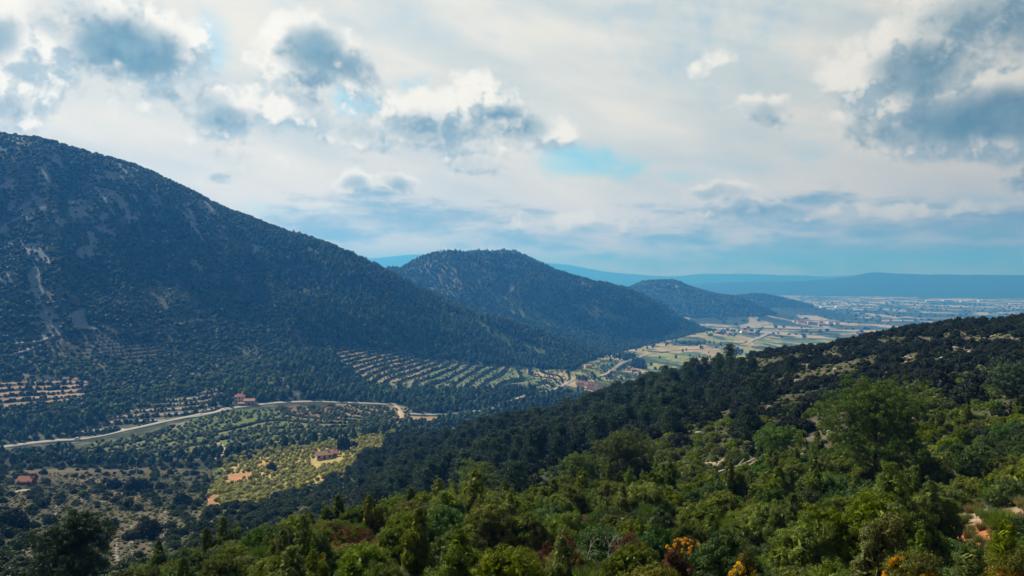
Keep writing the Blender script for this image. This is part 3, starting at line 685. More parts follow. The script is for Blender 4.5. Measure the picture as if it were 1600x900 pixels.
def pine_meshes(name, r, h, w, nb, tuft_r, per, L, Wd, base_frac=.22, trunk_r=None):
    """Aleppo pine: leaning trunk, ascending limbs, separate clumps of needles with gaps"""
    tr_ = trunk_r or h * .022
    mb = MB(); lx, ly = r.uniform(-.06, .06) * h, r.uniform(-.06, .06) * h
    tp = [np.array([0, 0, -.4])] + [np.array([lx * t ** 1.5, ly * t ** 1.5, h * t * .95]) + np.array([r.uniform(-.02, .02) * h, r.uniform(-.02, .02) * h, 0]) * (t > .1) for t in (.12, .3, .5, .7, .86, 1)]
    mb.tube(tp, [tr_ * k for k in (1.2, 1, .85, .65, .45, .28, .1)], 8)
    tpz = np.array(tp)
    cs, ns, ts = [], [], []
    for b in range(nb):
        t = base_frac + (1 - base_frac) * ((b + r.uniform(0, .8)) / nb) ** .85; t = min(t, .985)
        z0 = t * h * .95
        o = np.array([np.interp(z0, tpz[:, 2], tpz[:, 0]), np.interp(z0, tpz[:, 2], tpz[:, 1]), z0])
        a = b * 2.4 + r.uniform(-.5, .5)
        prof = math.sin(math.pi * min(1, (t - base_frac * .4) / (1 - base_frac * .4)) ** .75) ** .7
        ln = w * .5 * (prof * .9 + .18) * r.uniform(.7, 1.12)
        el = R(12) + t * R(50) + r.uniform(-.15, .15)
        dr = np.array([math.cos(a) * math.cos(el), math.sin(a) * math.cos(el), math.sin(el)])
        p1 = o + dr * ln * .5 + np.array([0, 0, -.03 * ln]); p2 = o + dr * ln + np.array([0, 0, .10 * ln])
        mb.tube([o, p1, p2], [tr_ * (1 - t) * .5 + .012, tr_ * (1 - t) * .3 + .008, .005], 5)
        k = max(3, int(ln / tuft_r * 1.6))
        for s in np.linspace(.38, 1.0, k):
            c = (o + (p1 - o) * s * 2) if s < .5 else (p1 + (p2 - p1) * (s - .5) * 2)
            for _ in range(2 if s < .95 else 3):
                off = r.normal(0, 1, 3) * np.array([1, 1, .55]) * (.16 * ln + tuft_r * .35); off[2] = abs(off[2]) * .8
                q_ = c + off
                cs.append(q_); nn = off + dr * .5 + np.array([0, 0, .4]); ns.append(nn / np.linalg.norm(nn)); ts.append(tuft_r * r.uniform(.6, 1.25))
                if r.random() < .35: mb.tube([c, q_], [.012, .004], 4)
    V, F = tuft_cloud(np.array(cs), np.array(ns), np.array(ts), per, L, Wd, r, .35, .55, .8)
    return mb.mesh(name + '_trunk', True), mesh_np(name + '_crown', V, F)
def far_tree(name, r, w, h, ntri, conic=0.0):
    """small crown for trees hundreds of metres away: rough closed core plus loose clumps"""
    IV, IF = ico(2)
    n = r.normal(0, .10, len(IV)); V = IV * (1 + n)[:, None]
    zz = (V[:, 2] + 1) / 2
    wd = 1 - conic * zz
    V = V * np.stack([w * .46 * wd, w * .46 * wd, np.full(len(V), h * .44)], 1); V[:, 2] += h * .5
    v = sphere_pts(ntri, r, .3); zz = (v[:, 2] + 1) / 2; wd = 1 - conic * zz
    P = v * np.stack([w * .5 * wd, w * .5 * wd, np.full(ntri, h * .48)], 1) * r.uniform(.85, 1.15, (ntri, 1)); P[:, 2] += h * .5
    LV, LF = leaves(P, v, w * .20, w * .16, r, .2, .8)
    F = np.concatenate([np.concatenate([IF, IF[:, :1] * 0 + IF[:, 2:3]], 1)[:, :3], LF[:, :3] + len(V), LF[:, [0, 2, 3]] + len(V)])
    return mesh_np(name, np.concatenate([V, LV]), F)
rv = np.random.default_rng(11)
PX = {}
PX['juniper'] = [lobed_shrub('juniper_foliage', rv, 2.5, 1.6 + .2*i, 8, 190, .20, 130, .060, .028, .4, .55) for i in range(4)]
PX['juniper_tall'] = [lobed_shrub('juniper_foliage', rv, 1.9, 2.7, 9, 230, .20, 120, .060, .028, .5, .5, tall=True) for i in range(2)]
PX['mastic'] = [lobed_shrub('mastic_foliage', rv, 2.7, 1.8, 10, 190, .23, 110, .058, .036, .2, .7) for i in range(3)]
PX['oak_near'] = [lobed_shrub('oak_foliage', rv, 2.4, 1.4, 8, 200, .2, 80, .055, .036, .1, .8) for i in range(3)]
PX['juniper_mid'] = [lobed_shrub('juniper_foliage', rv, 2.4, 1.6, 8, 110, .24, 32, .13, .07, .3, .6) for i in range(4)]
PX['oak'] = [lobed_shrub('oak_foliage', rv, 3.6, 2.7, 9, 120, .36, 34, .20, .13, .2, .7) for i in range(5)]
PX['rust'] = [lobed_shrub('rust_foliage', rv, 2.2, 1.1, 8, 150, .2, 80, .07, .022, .8, .5, core=False) for i in range(2)]
PX['far_round'] = [far_tree('woodland_crown', rv, 4.4, 3.8, 130) for i in range(5)]
PX['far_pine'] = [far_tree('woodland_crown', rv, 4.6, 6.0, 150, .32) for i in range(5)]
PX['orchard'] = [far_tree('orchard_crown', rv, 2.6, 2.3, 90) for i in range(3)]
STEM = [stems_mesh('shrub_stem', rv, 1.5) for i in range(3)]
MIDPINE = [pine_meshes('pine', rv, 6.5, 4.6, 22, .50, 34, .26, .10, .12) for i in range(4)]
def broom_mesh(r, w, h, n, wd=.012):
    """fountain of thin upright stalks"""
    a = r.uniform(0, 6.283, n); rad = np.sqrt(r.random(n)) * w * .5
    b = np.stack([np.cos(a) * rad * .4, np.sin(a) * rad * .4, np.zeros(n) - .05], 1)
    tip = np.stack([np.cos(a) * rad, np.sin(a) * rad, h * r.uniform(.55, 1.05, n) * (1 - .35 * (rad / (w*.5)) ** 2)], 1) + r.normal(0, .04, (n, 3))
    mid = (b + tip) / 2 + np.stack([np.cos(a) * rad * -.12, np.sin(a) * rad * -.12, np.full(n, .05)], 1)
    s = np.cross(tip - b, r.normal(0, 1, (n, 3))); s /= np.linalg.norm(s, axis=1, keepdims=True); s *= wd
    V = np.stack([b - s, b + s, mid + s, mid - s, tip + s*.4, tip - s*.4], 1).reshape(-1, 3)
    k = np.arange(n) * 6
    F = np.concatenate([np.stack([k, k+1, k+2, k+3], 1), np.stack([k+3, k+2, k+4, k+5], 1)])
    return mesh_np('stalks', V, F)
PX['broom'] = [broom_mesh(rv, 1.8, 1.2, 2600), broom_mesh(rv, 1.5, 1.0, 2200)]
PX['tussock'] = [broom_mesh(rv, .8, .55, 420, .006), broom_mesh(rv, .7, .45, 360, .006)]
def dry_bush(r, w, h, n=120):
    mb = MB()
    def grow(p, d, l, rad, lev):
        q_ = p + d * l; m_ = (p + q_) / 2 + r.normal(0, .04, 3) * l
        mb.tube([p, m_, q_], [rad, rad * .8, rad * .55], 4)
        if lev == 0: return
        for _ in range(r.integers(2, 5)):
            d2 = d + r.normal(0, .55, 3); d2[2] = abs(d2[2]) * .7 + .05; d2 /= np.linalg.norm(d2); grow(q_, d2, l * r.uniform(.55, .85), rad * .55, lev - 1)
    for _ in range(n):
        a = r.uniform(0, 6.28); d = np.array([math.cos(a) * r.uniform(.2, .9), math.sin(a) * r.uniform(.2, .9), 1]); d /= np.linalg.norm(d)
        grow(np.array([math.cos(a) * r.uniform(0, .2), math.sin(a) * r.uniform(0, .2), -.05]) * w, d, h * .38, .012, 3)
    return mb.mesh('dry_twigs')
DRY = [dry_bush(rv, 1.4, 1.1, 16), dry_bush(rv, 1.2, .8, 16)]
DEAD = dry_bush(rv, 1.2, 1.3, 7)
def rock_mesh(r, s):
    V, F = ico(3); V = V * s
    for _ in range(9):                                  # planar chips give broken limestone faces
        nrm = sphere_pts(1, r)[0]; c = r.uniform(.45, .8) * max(s); dd = V @ nrm
        V = np.where((dd > c)[:, None], V - nrm * (dd - c)[:, None], V)
    V = V + r.normal(0, .02, V.shape) * max(s)
    return mesh_np('rock', V, F)
ROCK = [rock_mesh(rv, np.array([1, .7, .45])) for i in range(5)]

# ------------------------------------------------------------------ instanced masses (uncountable vegetation)
def gn_mass(name, pts, rots, scl, idx, protos, mat, label):
    col = bpy.data.collections.new(name + '_kinds')
    for k, me in enumerate(protos):
        if len(me.materials) == 0: me.materials.append(mat)
        o = bpy.data.objects.new('%s_kind_%02d' % (name, k), me); col.objects.link(o)
    n = len(pts)
    me = bpy.data.meshes.new(name); me.vertices.add(n); me.vertices.foreach_set('co', np.asarray(pts, np.float32).ravel())
    a = me.attributes.new('rot', 'FLOAT_VECTOR', 'POINT'); a.data.foreach_set('vector', np.asarray(rots, np.float32).ravel())
    a = me.attributes.new('scl', 'FLOAT_VECTOR', 'POINT'); a.data.foreach_set('vector', np.asarray(scl, np.float32).ravel())
    a = me.attributes.new('idx', 'INT', 'POINT'); a.data.foreach_set('value', np.asarray(idx, np.int32))
    o = link(name, me); tag(o, label, kind='stuff')
    ng = bpy.data.node_groups.new(name + '_nodes', 'GeometryNodeTree')
    ng.interface.new_socket('Geometry', in_out='INPUT', socket_type='NodeSocketGeometry'); ng.interface.new_socket('Geometry', in_out='OUTPUT', socket_type='NodeSocketGeometry')
    gi_ = ng.nodes.new('NodeGroupInput'); go = ng.nodes.new('NodeGroupOutput')
    ci = ng.nodes.new('GeometryNodeCollectionInfo'); ci.inputs['Collection'].default_value = col; ci.inputs['Separate Children'].default_value = True; ci.inputs['Reset Children'].default_value = True
    ip = ng.nodes.new('GeometryNodeInstanceOnPoints'); ip.inputs['Pick Instance'].default_value = True
    def attr(nm, typ):
        nd = ng.nodes.new('GeometryNodeInputNamedAttribute'); nd.data_type = typ; nd.inputs['Name'].default_value = nm; return nd.outputs['Attribute']
    L = ng.links
    L.new(gi_.outputs[0], ip.inputs['Points']); L.new(ci.outputs[0], ip.inputs['Instance'])
    L.new(attr('idx', 'INT'), ip.inputs['Instance Index'])
    er = ng.nodes.new('FunctionNodeEulerToRotation'); L.new(attr('rot', 'FLOAT_VECTOR'), er.inputs[0]); L.new(er.outputs[0], ip.inputs['Rotation'])
    L.new(attr('scl', 'FLOAT_VECTOR'), ip.inputs['Scale'])
    L.new(ip.outputs[0], go.inputs[0])
    md = o.modifiers.new('scatter', 'NODES'); md.node_group = ng
    return o
def scatter(d0, d1, px0, px1, spacing, seed, fthr=True, vis=True, maskf=None):
    """jittered grid over real ground, thinned by the woodland map"""
    r = np.random.default_rng(seed); a0, a1 = KPX(px0), KPX(px1)
    aa = np.linspace(a0, a1, 20)
    xs = np.concatenate([np.sin(aa) * d0, np.sin(aa) * d1]); ys = np.concatenate([np.cos(aa) * d0, np.cos(aa) * d1])
    gx, gy = np.meshgrid(np.arange(xs.min(), xs.max(), spacing), np.arange(ys.min(), ys.max(), spacing))
    x = (gx + r.uniform(-.48, .48, gx.shape) * spacing).ravel(); y = (gy + r.uniform(-.48, .48, gx.shape) * spacing).ravel()
    d = np.hypot(x, y); a = np.arctan2(x, y)
    k = (d > d0) & (d < d1) & (a > a0) & (a < a1); x, y = x[k], y[k]
    if fthr is True: f = samp(FOREST, x, y); k = r.random(len(x)) < f; x, y = x[k], y[k]
    if vis: k = samp(VIS, x, y); x, y = x[k], y[k]
    if maskf is not None: k = maskf(x, y); x, y = x[k], y[k]
    return x, y, H(x, y), r
def mass(name, sc_, protos, mat, label, smin, smax, zsc=(.85, 1.2), sink=.15, tilt=.08, clumps=0):
    x, y, z, r = sc_; n = len(x)
    s = r.uniform(smin, smax, n) * (1 + .28 * fbm(x / 22, y / 22, 3, 901))
    rots = np.stack([r.uniform(-tilt, tilt, n), r.uniform(-tilt, tilt, n), r.uniform(0, 6.283, n)], 1)
    scl = np.stack([s, s, s * r.uniform(zsc[0], zsc[1], n)], 1)
    print('MASS', name, n)
    ix = r.integers(0, len(protos), n)
    if clumps:
        hlf = len(protos) // 2; f = fbm(x / clumps, y / clumps, 4, 907) + r.normal(0, .22, n); ix = r.integers(0, hlf, n) + hlf * (f > .12)
    return gn_mass(name, np.stack([x, y, z - sink * s], 1), rots, scl, ix, protos, mat, label)
def cp(me, mat):                                        # same shape under another material
    m2 = me.copy(); m2.materials.clear(); m2.materials.append(mat); return m2
def pxy(x, y): return 800 + 1200 * x / np.maximum(y, .01)


# ------------------------------------------------------------------ woods and scrub
RP = np.concatenate(ROADPTS)
def offroad(x, y, extra=3.0, front=0.0):
    ok = np.ones(len(x), bool)
    d = np.hypot(x, y) + 1e-6; ux, uy = x / d, y / d
    for rx, ry, rw in RP:
        dx, dy = x - rx, y - ry
        k = (np.abs(dx) < 60) & (np.abs(dy) < 60)
        if not k.any(): continue
        along = -(dx * ux + dy * uy); across = np.abs(dx * uy - dy * ux)
        bad = (np.hypot(dx, dy) < rw * .5 + (extra if rw > 6 else 0.5)) | ((rw > 5) & (along > 0) & (along < (front if rw > 6 else front * .6)) & (across < rw * .5 + extra))
        ok &= ~(k & bad)
    return ok
CLEAR = []                                              # (px, py or None, x, y, radius) kept free round buildings
def offclear(x, y):
    ok = np.ones(len(x), bool)
    for cx, cy_, rr, fr in CLEAR:
        dx, dy = x - cx, y - cy_; d = np.hypot(cx, cy_); ux, uy = cx / d, cy_ / d
        al = -(dx * ux + dy * uy); ac = np.abs(dx * uy - dy * ux)
        ok &= ~((np.hypot(dx, dy) < rr) | ((al > 0) & (al < fr) & (ac < rr)))
    return ok
def pinezone(x, y):
    p = pxy(x, y); n = fbm(x / 60, y / 60, 3, 201); z = H(x, y)
    return (p + n * 130 > 430) | (z < -100 + n * 10)
P1 = [cp(m, M['farwood']) for m in PX['far_round']]; P2 = [cp(m, M['farwood']) for m in PX['far_pine']]
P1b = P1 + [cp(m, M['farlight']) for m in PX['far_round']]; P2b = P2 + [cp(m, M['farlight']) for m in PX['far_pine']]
P3 = [cp(m, M['olive']) for m in PX['orchard']]; P4 = [cp(m, M['orchard']) for m in PX['orchard']]

# ------------------------------------------------------------------ buildings
def house(name, label, cat, px, py, w, l, h, rz, wallm, roofm, rise=1.4, wins=3, group=None, d=None, chim=True, hip=False, lift=0.0, dmin=300, windows=True):
    x, y, z = hit(px, py, dmin) if d is None else at(px, d)
    t = empty(name, (x, y, z + lift), rz); tag(t, label, cat, group)
    b = MB(); b.box((0, 0, h/2 - 1.0), (l, w, h + 2.0)); 
    if not hip: b.prism([(0, 0)], 0, 0) if False else b.add([(-l/2, -w/2, h), (-l/2, w/2, h), (-l/2, 0, h+rise), (-l/2+.25, -w/2, h), (-l/2+.25, w/2, h), (-l/2+.25, 0, h+rise)], [(0,2,1),(3,4,5),(0,3,5,2),(1,2,5,4)]).add([(l/2, -w/2, h), (l/2, w/2, h), (l/2, 0, h+rise), (l/2-.25, -w/2, h), (l/2-.25, w/2, h), (l/2-.25, 0, h+rise)], [(0,1,2),(3,5,4),(0,2,5,3),(1,4,5,2)])
    link('wall', b.mesh('wall'), wallm, t)
    rb = MB(); o = .35; th = .18
    if hip:
        e = l/2 - w/2 * .8
        rb.add([(-l/2-o,-w/2-o,h),(l/2+o,-w/2-o,h),(l/2+o,w/2+o,h),(-l/2-o,w/2+o,h),(-e,0,h+rise),(e,0,h+rise)], [(0,1,5,4),(1,2,5),(2,3,4,5),(3,0,4),(3,2,1,0)])
    else:
        sl = rise / (w/2)
        for sgn in (-1, 1):
            y1 = sgn * (w/2 + o); z1 = h - o * sl
            P = [(-l/2-o, y1, z1+.02), (l/2+o, y1, z1+.02), (l/2+o, 0, h+rise+.02), (-l/2-o, 0, h+rise+.02)]
            Q = [(a, b_, c+th) for a, b_, c in P]
            rb.add(P + Q, [(0,3,2,1),(4,5,6,7),(0,1,5,4),(1,2,6,5),(2,3,7,6),(3,0,4,7)])
    ro = link('roof', rb.mesh('roof'), roofm, t)
    if chim:
        c = MB(); c.box((l*.22, w*.15, h+rise+.3), (.7, .7, 1.4)); c.box((l*.22, w*.15, h+rise+1.06), (.95, .95, .12)); link('chimney', c.mesh('chimney'), wallm, ro)
    if windows:
        for k in range(wins):
            xx = -l/2 + l * (k + .5) / wins
            if k == wins // 2:
                dm = MB(); dm.box((xx, -w/2-.03, 1.05), (1.1, .08, 2.1)); link('door', dm.mesh('door'), M['door'], t)
                if h > 4.5: wm_ = MB(); wm_.box((xx, -w/2-.03, 4.0), (1.1, .08, 1.3)); link('window', wm_.mesh('window'), M['shutter'], t)
                continue
            for zz in ((1.6, 4.2) if h > 4.5 else (1.6,)):
                wm_ = MB(); wm_.box((xx, -w/2-.03, zz), (1.1, .08, 1.2)); wo = link('window', wm_.mesh('window'), M['shutter'], t)
                sm = MB(); sm.box((xx, -w/2-.08, zz-.68), (1.4, .2, .1)); link('sill', sm.mesh('sill'), wallm, wo)
        for sx in (-1, 1):
            wm_ = MB(); wm_.box((sx*(l/2+.03), 0, min(1.7, h-1)), (.08, 1.0, 1.2)); link('window', wm_.mesh('window'), M['shutter'], t)
    CLEAR.append((x, y, max(l, w) * .65 + 1.5, 22))
    return t
house('farmhouse', 'white two storey house with a red roof above the curving road', 'house', 375, 629, 6.5, 7.5, 5.2, R(14), M['white'], M['redroof'], 2.0, hip=True, dmin=480)
house('farmhouse', 'low pale blue house with an ochre roof right beside the curving road', 'house', 390, 633, 5.5, 8, 3.8, R(10), M['bluew'], M['orangeroof'], 1.3, dmin=480, chim=False)
house('barn', 'low pinkish shed between the red roofed house and the road', 'barn', 379, 634, 3.5, 6, 2.0, R(10), M['pinkw'], M['tileroof'], .8, dmin=480, chim=False)
house('farmhouse', 'long low farmhouse with a pale tiled roof in the yellow orchard', 'house', 506, 717, 4.5, 7.5, 2.4, R(22), M['creamw'], M['tileroof'], 1.3, dmin=350)
house('barn', 'bright orange roofed barn at the right end of the orchard farmhouse', 'barn', 520, 714, 3.8, 4.5, 2.2, R(8), M['creamw'], M['hotroof'], 1.2, dmin=350, chim=False)
house('farmhouse', 'dark red house with an orange tiled roof at the left edge of the valley', 'house', 42, 758, 3.8, 5.6, 1.9, R(-2), M['brickw'], M['hotroof'], 1.5, dmin=300)
VL = 'row of small village houses with pale gables'
for i in range(9):
    a, b = 902 + i * 5.3, 600.5 + (i * .9)
    for j in range(2 if i % 3 != 2 else 1):
        house('village_house', ('pink walled' if j else 'white gabled') + ' village house with a terracotta roof in the stepped row', 'house', a + j * 2.4, b + j * 5.0, 4.3, 7.5, 5.0, R(78 - i), M['pinkw'] if j else M['white'], M['tileroof'] if (i + j) % 2 else M['orangeroof'], 2.0, 2, VL, dmin=700, chim=False)
house('cottage', 'pale cottage with a pink roof among trees beyond the village', 'house', 919, 575, 7, 10, 4.5, R(5), M['creamw'], M['orangeroof'], 1.6, dmin=900)
house('cottage', 'tiny white cottage at the wood edge above the village', 'house', 934, 569.5, 6, 7, 4.5, R(-10), M['white'], M['tileroof'], 1.4, dmin=900)
house('cottage', 'cream cottage where the village road forks', 'house', 957, 583, 7, 10, 4, R(20), M['creamw'], M['tileroof'], 1.4, dmin=900)
house('farm_building', 'white farm building with a long roof in the middle of the green valley', 'farm building', 1164, 521, 14, 26, 7, R(8), M['white'], M['orangeroof'], 3, 5, dmin=1600, chim=False)
house('farm_building', 'pink farm building beside the white one in the green valley', 'farm building', 1173, 522.5, 12, 18, 6, R(-12), M['pinkw'], M['tileroof'], 2.5, 4, dmin=1600, chim=False)
house('farm_building', 'cream farm building left of the white one in the green valley', 'farm building', 1154, 518, 10, 16, 6, R(30), M['creamw'], M['tileroof'], 2.5, 4, dmin=1600, chim=False)
house('hut', 'tiny white hut alone on the mountain trail', 'hut', 346, 488, 2.4, 2.6, 3.6, R(20), M['white'], M['greyroof'], .8, 1, dmin=650, chim=False)
wr = np.random.default_rng(5)
for i in range(0, 16, 2):                                     # long sheds of the far town
    px = [1290,1301,1312,1326,1342,1360,1452,1468,1480,1492,1505,1518,1532,1544,1588,1570][i] + wr.uniform(-2, 2); py = [481,483,480,484,486,488,471,472,470,473,472,474,471,473,476,480][i]
    house('warehouse', 'pale warehouse of the distant town on the hazy plain', 'warehouse', px, py, 26, wr.uniform(45, 85), 8, R(wr.uniform(-20, 20)), M['white'], M['greyroof'], 3, 3, 'warehouses on the far plain', dmin=3500, chim=False, windows=False)
for i in range(9):
    px = [1243,1248,1252,1258,1266,1275,1284,1296,1307][i]; py = [504,506,509,511,506,507,509,506,507][i]
    house('hamlet_house', 'pale house of the hamlet at the foot of the far hills', 'house', px, py, 12, wr.uniform(16, 28), 8, R(wr.uniform(-30, 30)), M['creamw'], M['tileroof'], 3, 3, 'hamlet houses at the foot of the hills', dmin=2300, chim=False, windows=False)

# ------------------------------------------------------------------ car, posts, threshing floor
def car(px, py):
    x, y, z = hit(px, py, 480); i_ = np.argmin(np.hypot(RP[:, 0] - x, RP[:, 1] - y)); x, y = RP[i_, :2]; z = float(H(x, y)) + .42
    j_ = i_ + 1; rz = math.atan2(RP[j_, 1] - y, RP[j_, 0] - x)
    t = empty('parked_car', (x, y, z), rz); tag(t, 'small white car on the pale road at the far left', 'car')
    b = MB(); b.prism([(-2.1,.35),(-2.15,.75),(-2.0,.95),(-1.3,1.0),(-.9,1.45),(.5,1.48),(1.15,1.0),(1.95,.85),(2.1,.6),(2.05,.32)], -.82, .82)
    link('body', b.mesh('body'), M['carpaint'], t)
    for s in (-1, 1):
        g = MB(); g.prism([(-1.2,1.02),(-.85,1.38),(.45,1.41),(1.0,1.03)], s*.825-.01, s*.825+.01); link('window', g.mesh('window'), M['glass'], t)
        for xx in (-1.3, 1.3):
            w_ = MB(); w_.tube([(xx, s*.62, .32), (xx, s*.86, .32)], [.32, .32], 14); wo = link('wheel', w_.mesh('wheel'), M['rubber'], t)
            w2 = MB(); w2.tube([(xx, s*.85, .32), (xx, s*.88, .32)], [.18, .17], 10); link('rim', w2.mesh('rim'), M['steel'], wo)
        hl_ = MB(); hl_.box((2.07, s*.6, .68), (.06, .32, .16)); link('headlight', hl_.mesh('headlight'), M['steel'], t)
    wsn = MB(); wsn.add([(.56,-.7,1.46),(.56,.7,1.46),(1.16,.72,1.03),(1.16,-.72,1.03)], [(0,1,2,3)]); link('windscreen', wsn.mesh('windscreen'), M['glass'], t)
car(128, 684)
x, y, z = hit(213, 742, 300)
t = empty('wind_pump', (x, y, z)); tag(t, 'thin white post with a small vane above the dark trees', 'post')
b = MB(); b.tube([(0,0,-.4),(0,0,3),(0,0,7.4)], [.16,.13,.10], 8); link('pole', b.mesh('pole'), M['steel'], t)
b = MB(); b.box((0,0,7.5), (1.5,.14,.35)); b.box((-.55,0,7.75),(.5,.1,.5)); link('vane', b.mesh('vane'), M['steel'], t)
CLEAR.append((x, y, 2.5, 14))
x, y, z = hit(35, 769, 250)
b = MB(); b.tube([(0,0,-.8),(0,0,.25)], [3.2,3.1], 36); tf = link('threshing_floor', b.mesh('threshing_floor'), M['rock'], None, (x, y, z)); tag(tf, 'round pale stone threshing floor below the dark red house', 'threshing floor'); CLEAR.append((x, y, 4.5, 12))

# ------------------------------------------------------------------ masses
def flt(*fs): return lambda x, y: np.logical_and.reduce([f(x, y) for f in fs])
orf = lambda x, y: offroad(x, y, 3, 34)
not_pine = lambda x, y: ~pinezone(x, y)
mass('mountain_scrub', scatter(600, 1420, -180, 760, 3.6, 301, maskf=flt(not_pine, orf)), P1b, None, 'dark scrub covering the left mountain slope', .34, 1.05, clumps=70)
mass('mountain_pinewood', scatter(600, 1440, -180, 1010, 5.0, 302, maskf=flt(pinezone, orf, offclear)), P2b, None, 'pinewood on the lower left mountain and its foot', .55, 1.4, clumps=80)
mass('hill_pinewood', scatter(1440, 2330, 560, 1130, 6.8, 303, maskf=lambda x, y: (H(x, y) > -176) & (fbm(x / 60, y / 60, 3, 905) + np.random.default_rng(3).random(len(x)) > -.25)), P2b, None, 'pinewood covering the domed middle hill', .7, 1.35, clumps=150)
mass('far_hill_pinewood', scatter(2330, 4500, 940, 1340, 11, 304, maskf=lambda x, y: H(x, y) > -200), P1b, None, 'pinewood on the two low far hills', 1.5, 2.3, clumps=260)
mass('valley_copse', scatter(430, 600, -180, 700, 5.0, 305, maskf=flt(orf, offclear)), P2, None, 'dark trees filling the gully below the road', .45, .95)
mass('valley_thicket', scatter(900, 2400, 860, 1400, 11, 306, maskf=lambda x, y: (samp(FOREST, x, y) > .5) & offroad(x, y) & offclear(x, y)), P1, None, 'tree clumps between the valley fields beyond the village', .8, 1.7)
rowz = lambda x, y: samp(MASK['tF'] | MASK['tA'] | MASK['tD'] | MASK['tE'], x, y) & (samp(TFR, x, y) < .74)
mass('terrace_orchard', scatter(440, 1300, -150, 1000, 4.6, 307, fthr=False, maskf=flt(rowz, offroad, offclear, lambda x, y: (fbm(x / 30, y / 30, 3, 311) > -.25) & ((np.random.default_rng(8).random(len(x)) < .4) | ~samp(MASK['tA'] | MASK['tD'], x, y)))), P3, None, 'olive and almond trees in rows on the terraces', .55, 1.0)
riser = lambda x, y: samp(MASK['tF'] | MASK['tA'] | MASK['tB'] | MASK['tC'] | MASK['tD'], x, y) & (samp(TFR, x, y) >= .70)
mass('terrace_scrub', scatter(440, 1250, -150, 950, 2.4, 308, fthr=False, maskf=flt(riser, offroad, offclear)), P1, None, 'dark scrub along the terrace edges', .26, .62)
mass('sunny_orchard', scatter(260, 520, 300, 660, 2.9, 309, fthr=False, maskf=flt(lambda x, y: samp(orch & ~orr, x, y), offroad, offclear)), P4, None, 'yellow green orchard trees on the sunny field', .45, .95)
mass('far_plain_hedgerows', scatter(2350, 6500, 1080, 1750, 62, 310, fthr=False, maskf=lambda x, y: (samp(plain, x, y)) & (_hash(np.floor(x/160), np.floor(y/90), 3) > .55)), P1, None, 'tree lines dividing the plots of the far plain', 1.6, 3.4, zsc=(.6, .9))

# ------------------------------------------------------------------ nearer slope: individuals first, the rest as one mass per kind
def place_many(cands, name, label_fn, cat, group, protos, mat, cap, stemmed=0, mass_name=None, mass_label=None, stem_name='stem'):
    """cands rows: x, y, z, scale, zscale"""
    cands = cands[np.argsort(np.hypot(cands[:, 0], cands[:, 1]))]
    r = np.random.default_rng(len(cands))
    for me in protos:
        if len(me.materials) == 0: me.materials.append(mat)
    for i, (x, y, z, s, zs) in enumerate(cands[:cap]):
        me = protos[r.integers(0, len(protos))]
        rot = (r.uniform(-.06, .06), r.uniform(-.06, .06), r.uniform(0, 6.283))
        if i < stemmed:
            t = bpy.data.objects.new(name, None); COL.objects.link(t)
            f = bpy.data.objects.new('foliage', me); COL.objects.link(f); f.parent = t
            st = bpy.data.objects.new(stem_name, STEM[i % 3]); COL.objects.link(st); st.parent = t
        else:
            t = bpy.data.objects.new(name, me); COL.objects.link(t)
        t.location = (x, y, z - .08 * s); t.rotation_euler = rot; t.scale = (s, s, s * zs)
        tag(t, label_fn(x, y), cat, group)
    rest = cands[cap:]
    if len(rest) and mass_name:
        n = len(rest); s = rest[:, 3]
        rots = np.stack([r.uniform(-.06, .06, n), r.uniform(-.06, .06, n), r.uniform(0, 6.283, n)], 1)
        gn_mass(mass_name, np.stack([rest[:, 0], rest[:, 1], rest[:, 2] - .1], 1), rots, np.stack([s, s, s * rest[:, 4]], 1), r.integers(0, len(protos), n), [m.copy() for m in protos], mat, mass_label)
    print('KIND', name, len(cands))
for me in STEM: me.materials.append(M['bark'])
def cand(sc_, smin, smax, zlo=.85, zhi=1.2):
    x, y, z, r = sc_; n = len(x); return np.stack([x, y, z, r.uniform(smin, smax, n), r.uniform(zlo, zhi, n)], 1)
HERO = []; NAMED = []                                               # (x, y, radius): nothing else grows there
def offhero(x, y):
    ok = np.ones(len(x), bool); p = pxy(x, y); d = np.hypot(x, y)
    for a, b, c, e in ((1385, 1640, 0, 25), (900, 975, 22, 31), (812, 872, 25, 35.5), (1490, 1620, 38, 52), (1040, 1100, 22, 29), (1150, 1180, 15, 22), (1360, 1400, 0, 21)): ok &= ~((p > a) & (p < b) & (d > c) & (d < e))
    for hx, hy, hr in HERO: ok &= np.hypot(x - hx, y - hy) > hr
    return ok
# --- named foreground plants: (kind, px, distance, height m, width m, label)
def hero_pine(px, d, h, w, label, nb=26, tr_=.30, per=46, L=.17, Wd=.045, seed=1, base=.2, mat='pine'):
    d *= 1.5; g0 = at(px, d); h = azel(px, h)[2] * d - g0[2]; print('PINE', px, round(h, 1)); h = min(max(h, 3), 12)
    r = np.random.default_rng(seed); tm, cm_ = pine_meshes('pine', r, h, w, nb, tr_, per, L, Wd, base)
    x, y, z = at(px, d); t = empty('pine_tree', (x, y, z), 0); tag(t, label, 'pine tree')
    link('trunk', tm, M['bark'], t); link('crown', cm_, M[mat], t); HERO.append((x, y, w * .28)); NAMED.append((px, d, label))
    return t
hero_pine(1372, 44, 620, 7.8, 'tall bright green pine rising above every bush on the right', 44, .34, 80, .15, .04, 3, .1)
hero_pine(972, 62, 690, 7.0, 'rounded pine standing behind the columnar junipers near the centre', 34, .40, 60, .19, .055, 4, .15)
hero_pine(905, 58, 728, 6.0, 'lower spreading pine just left of the rounded central pine', 28, .38, 55, .18, .055, 5, .1)
hero_pine(745, 66, 732, 6.0, 'round headed pine alone above the bushes left of centre', 28, .38, 60, .19, .055, 6, .15)
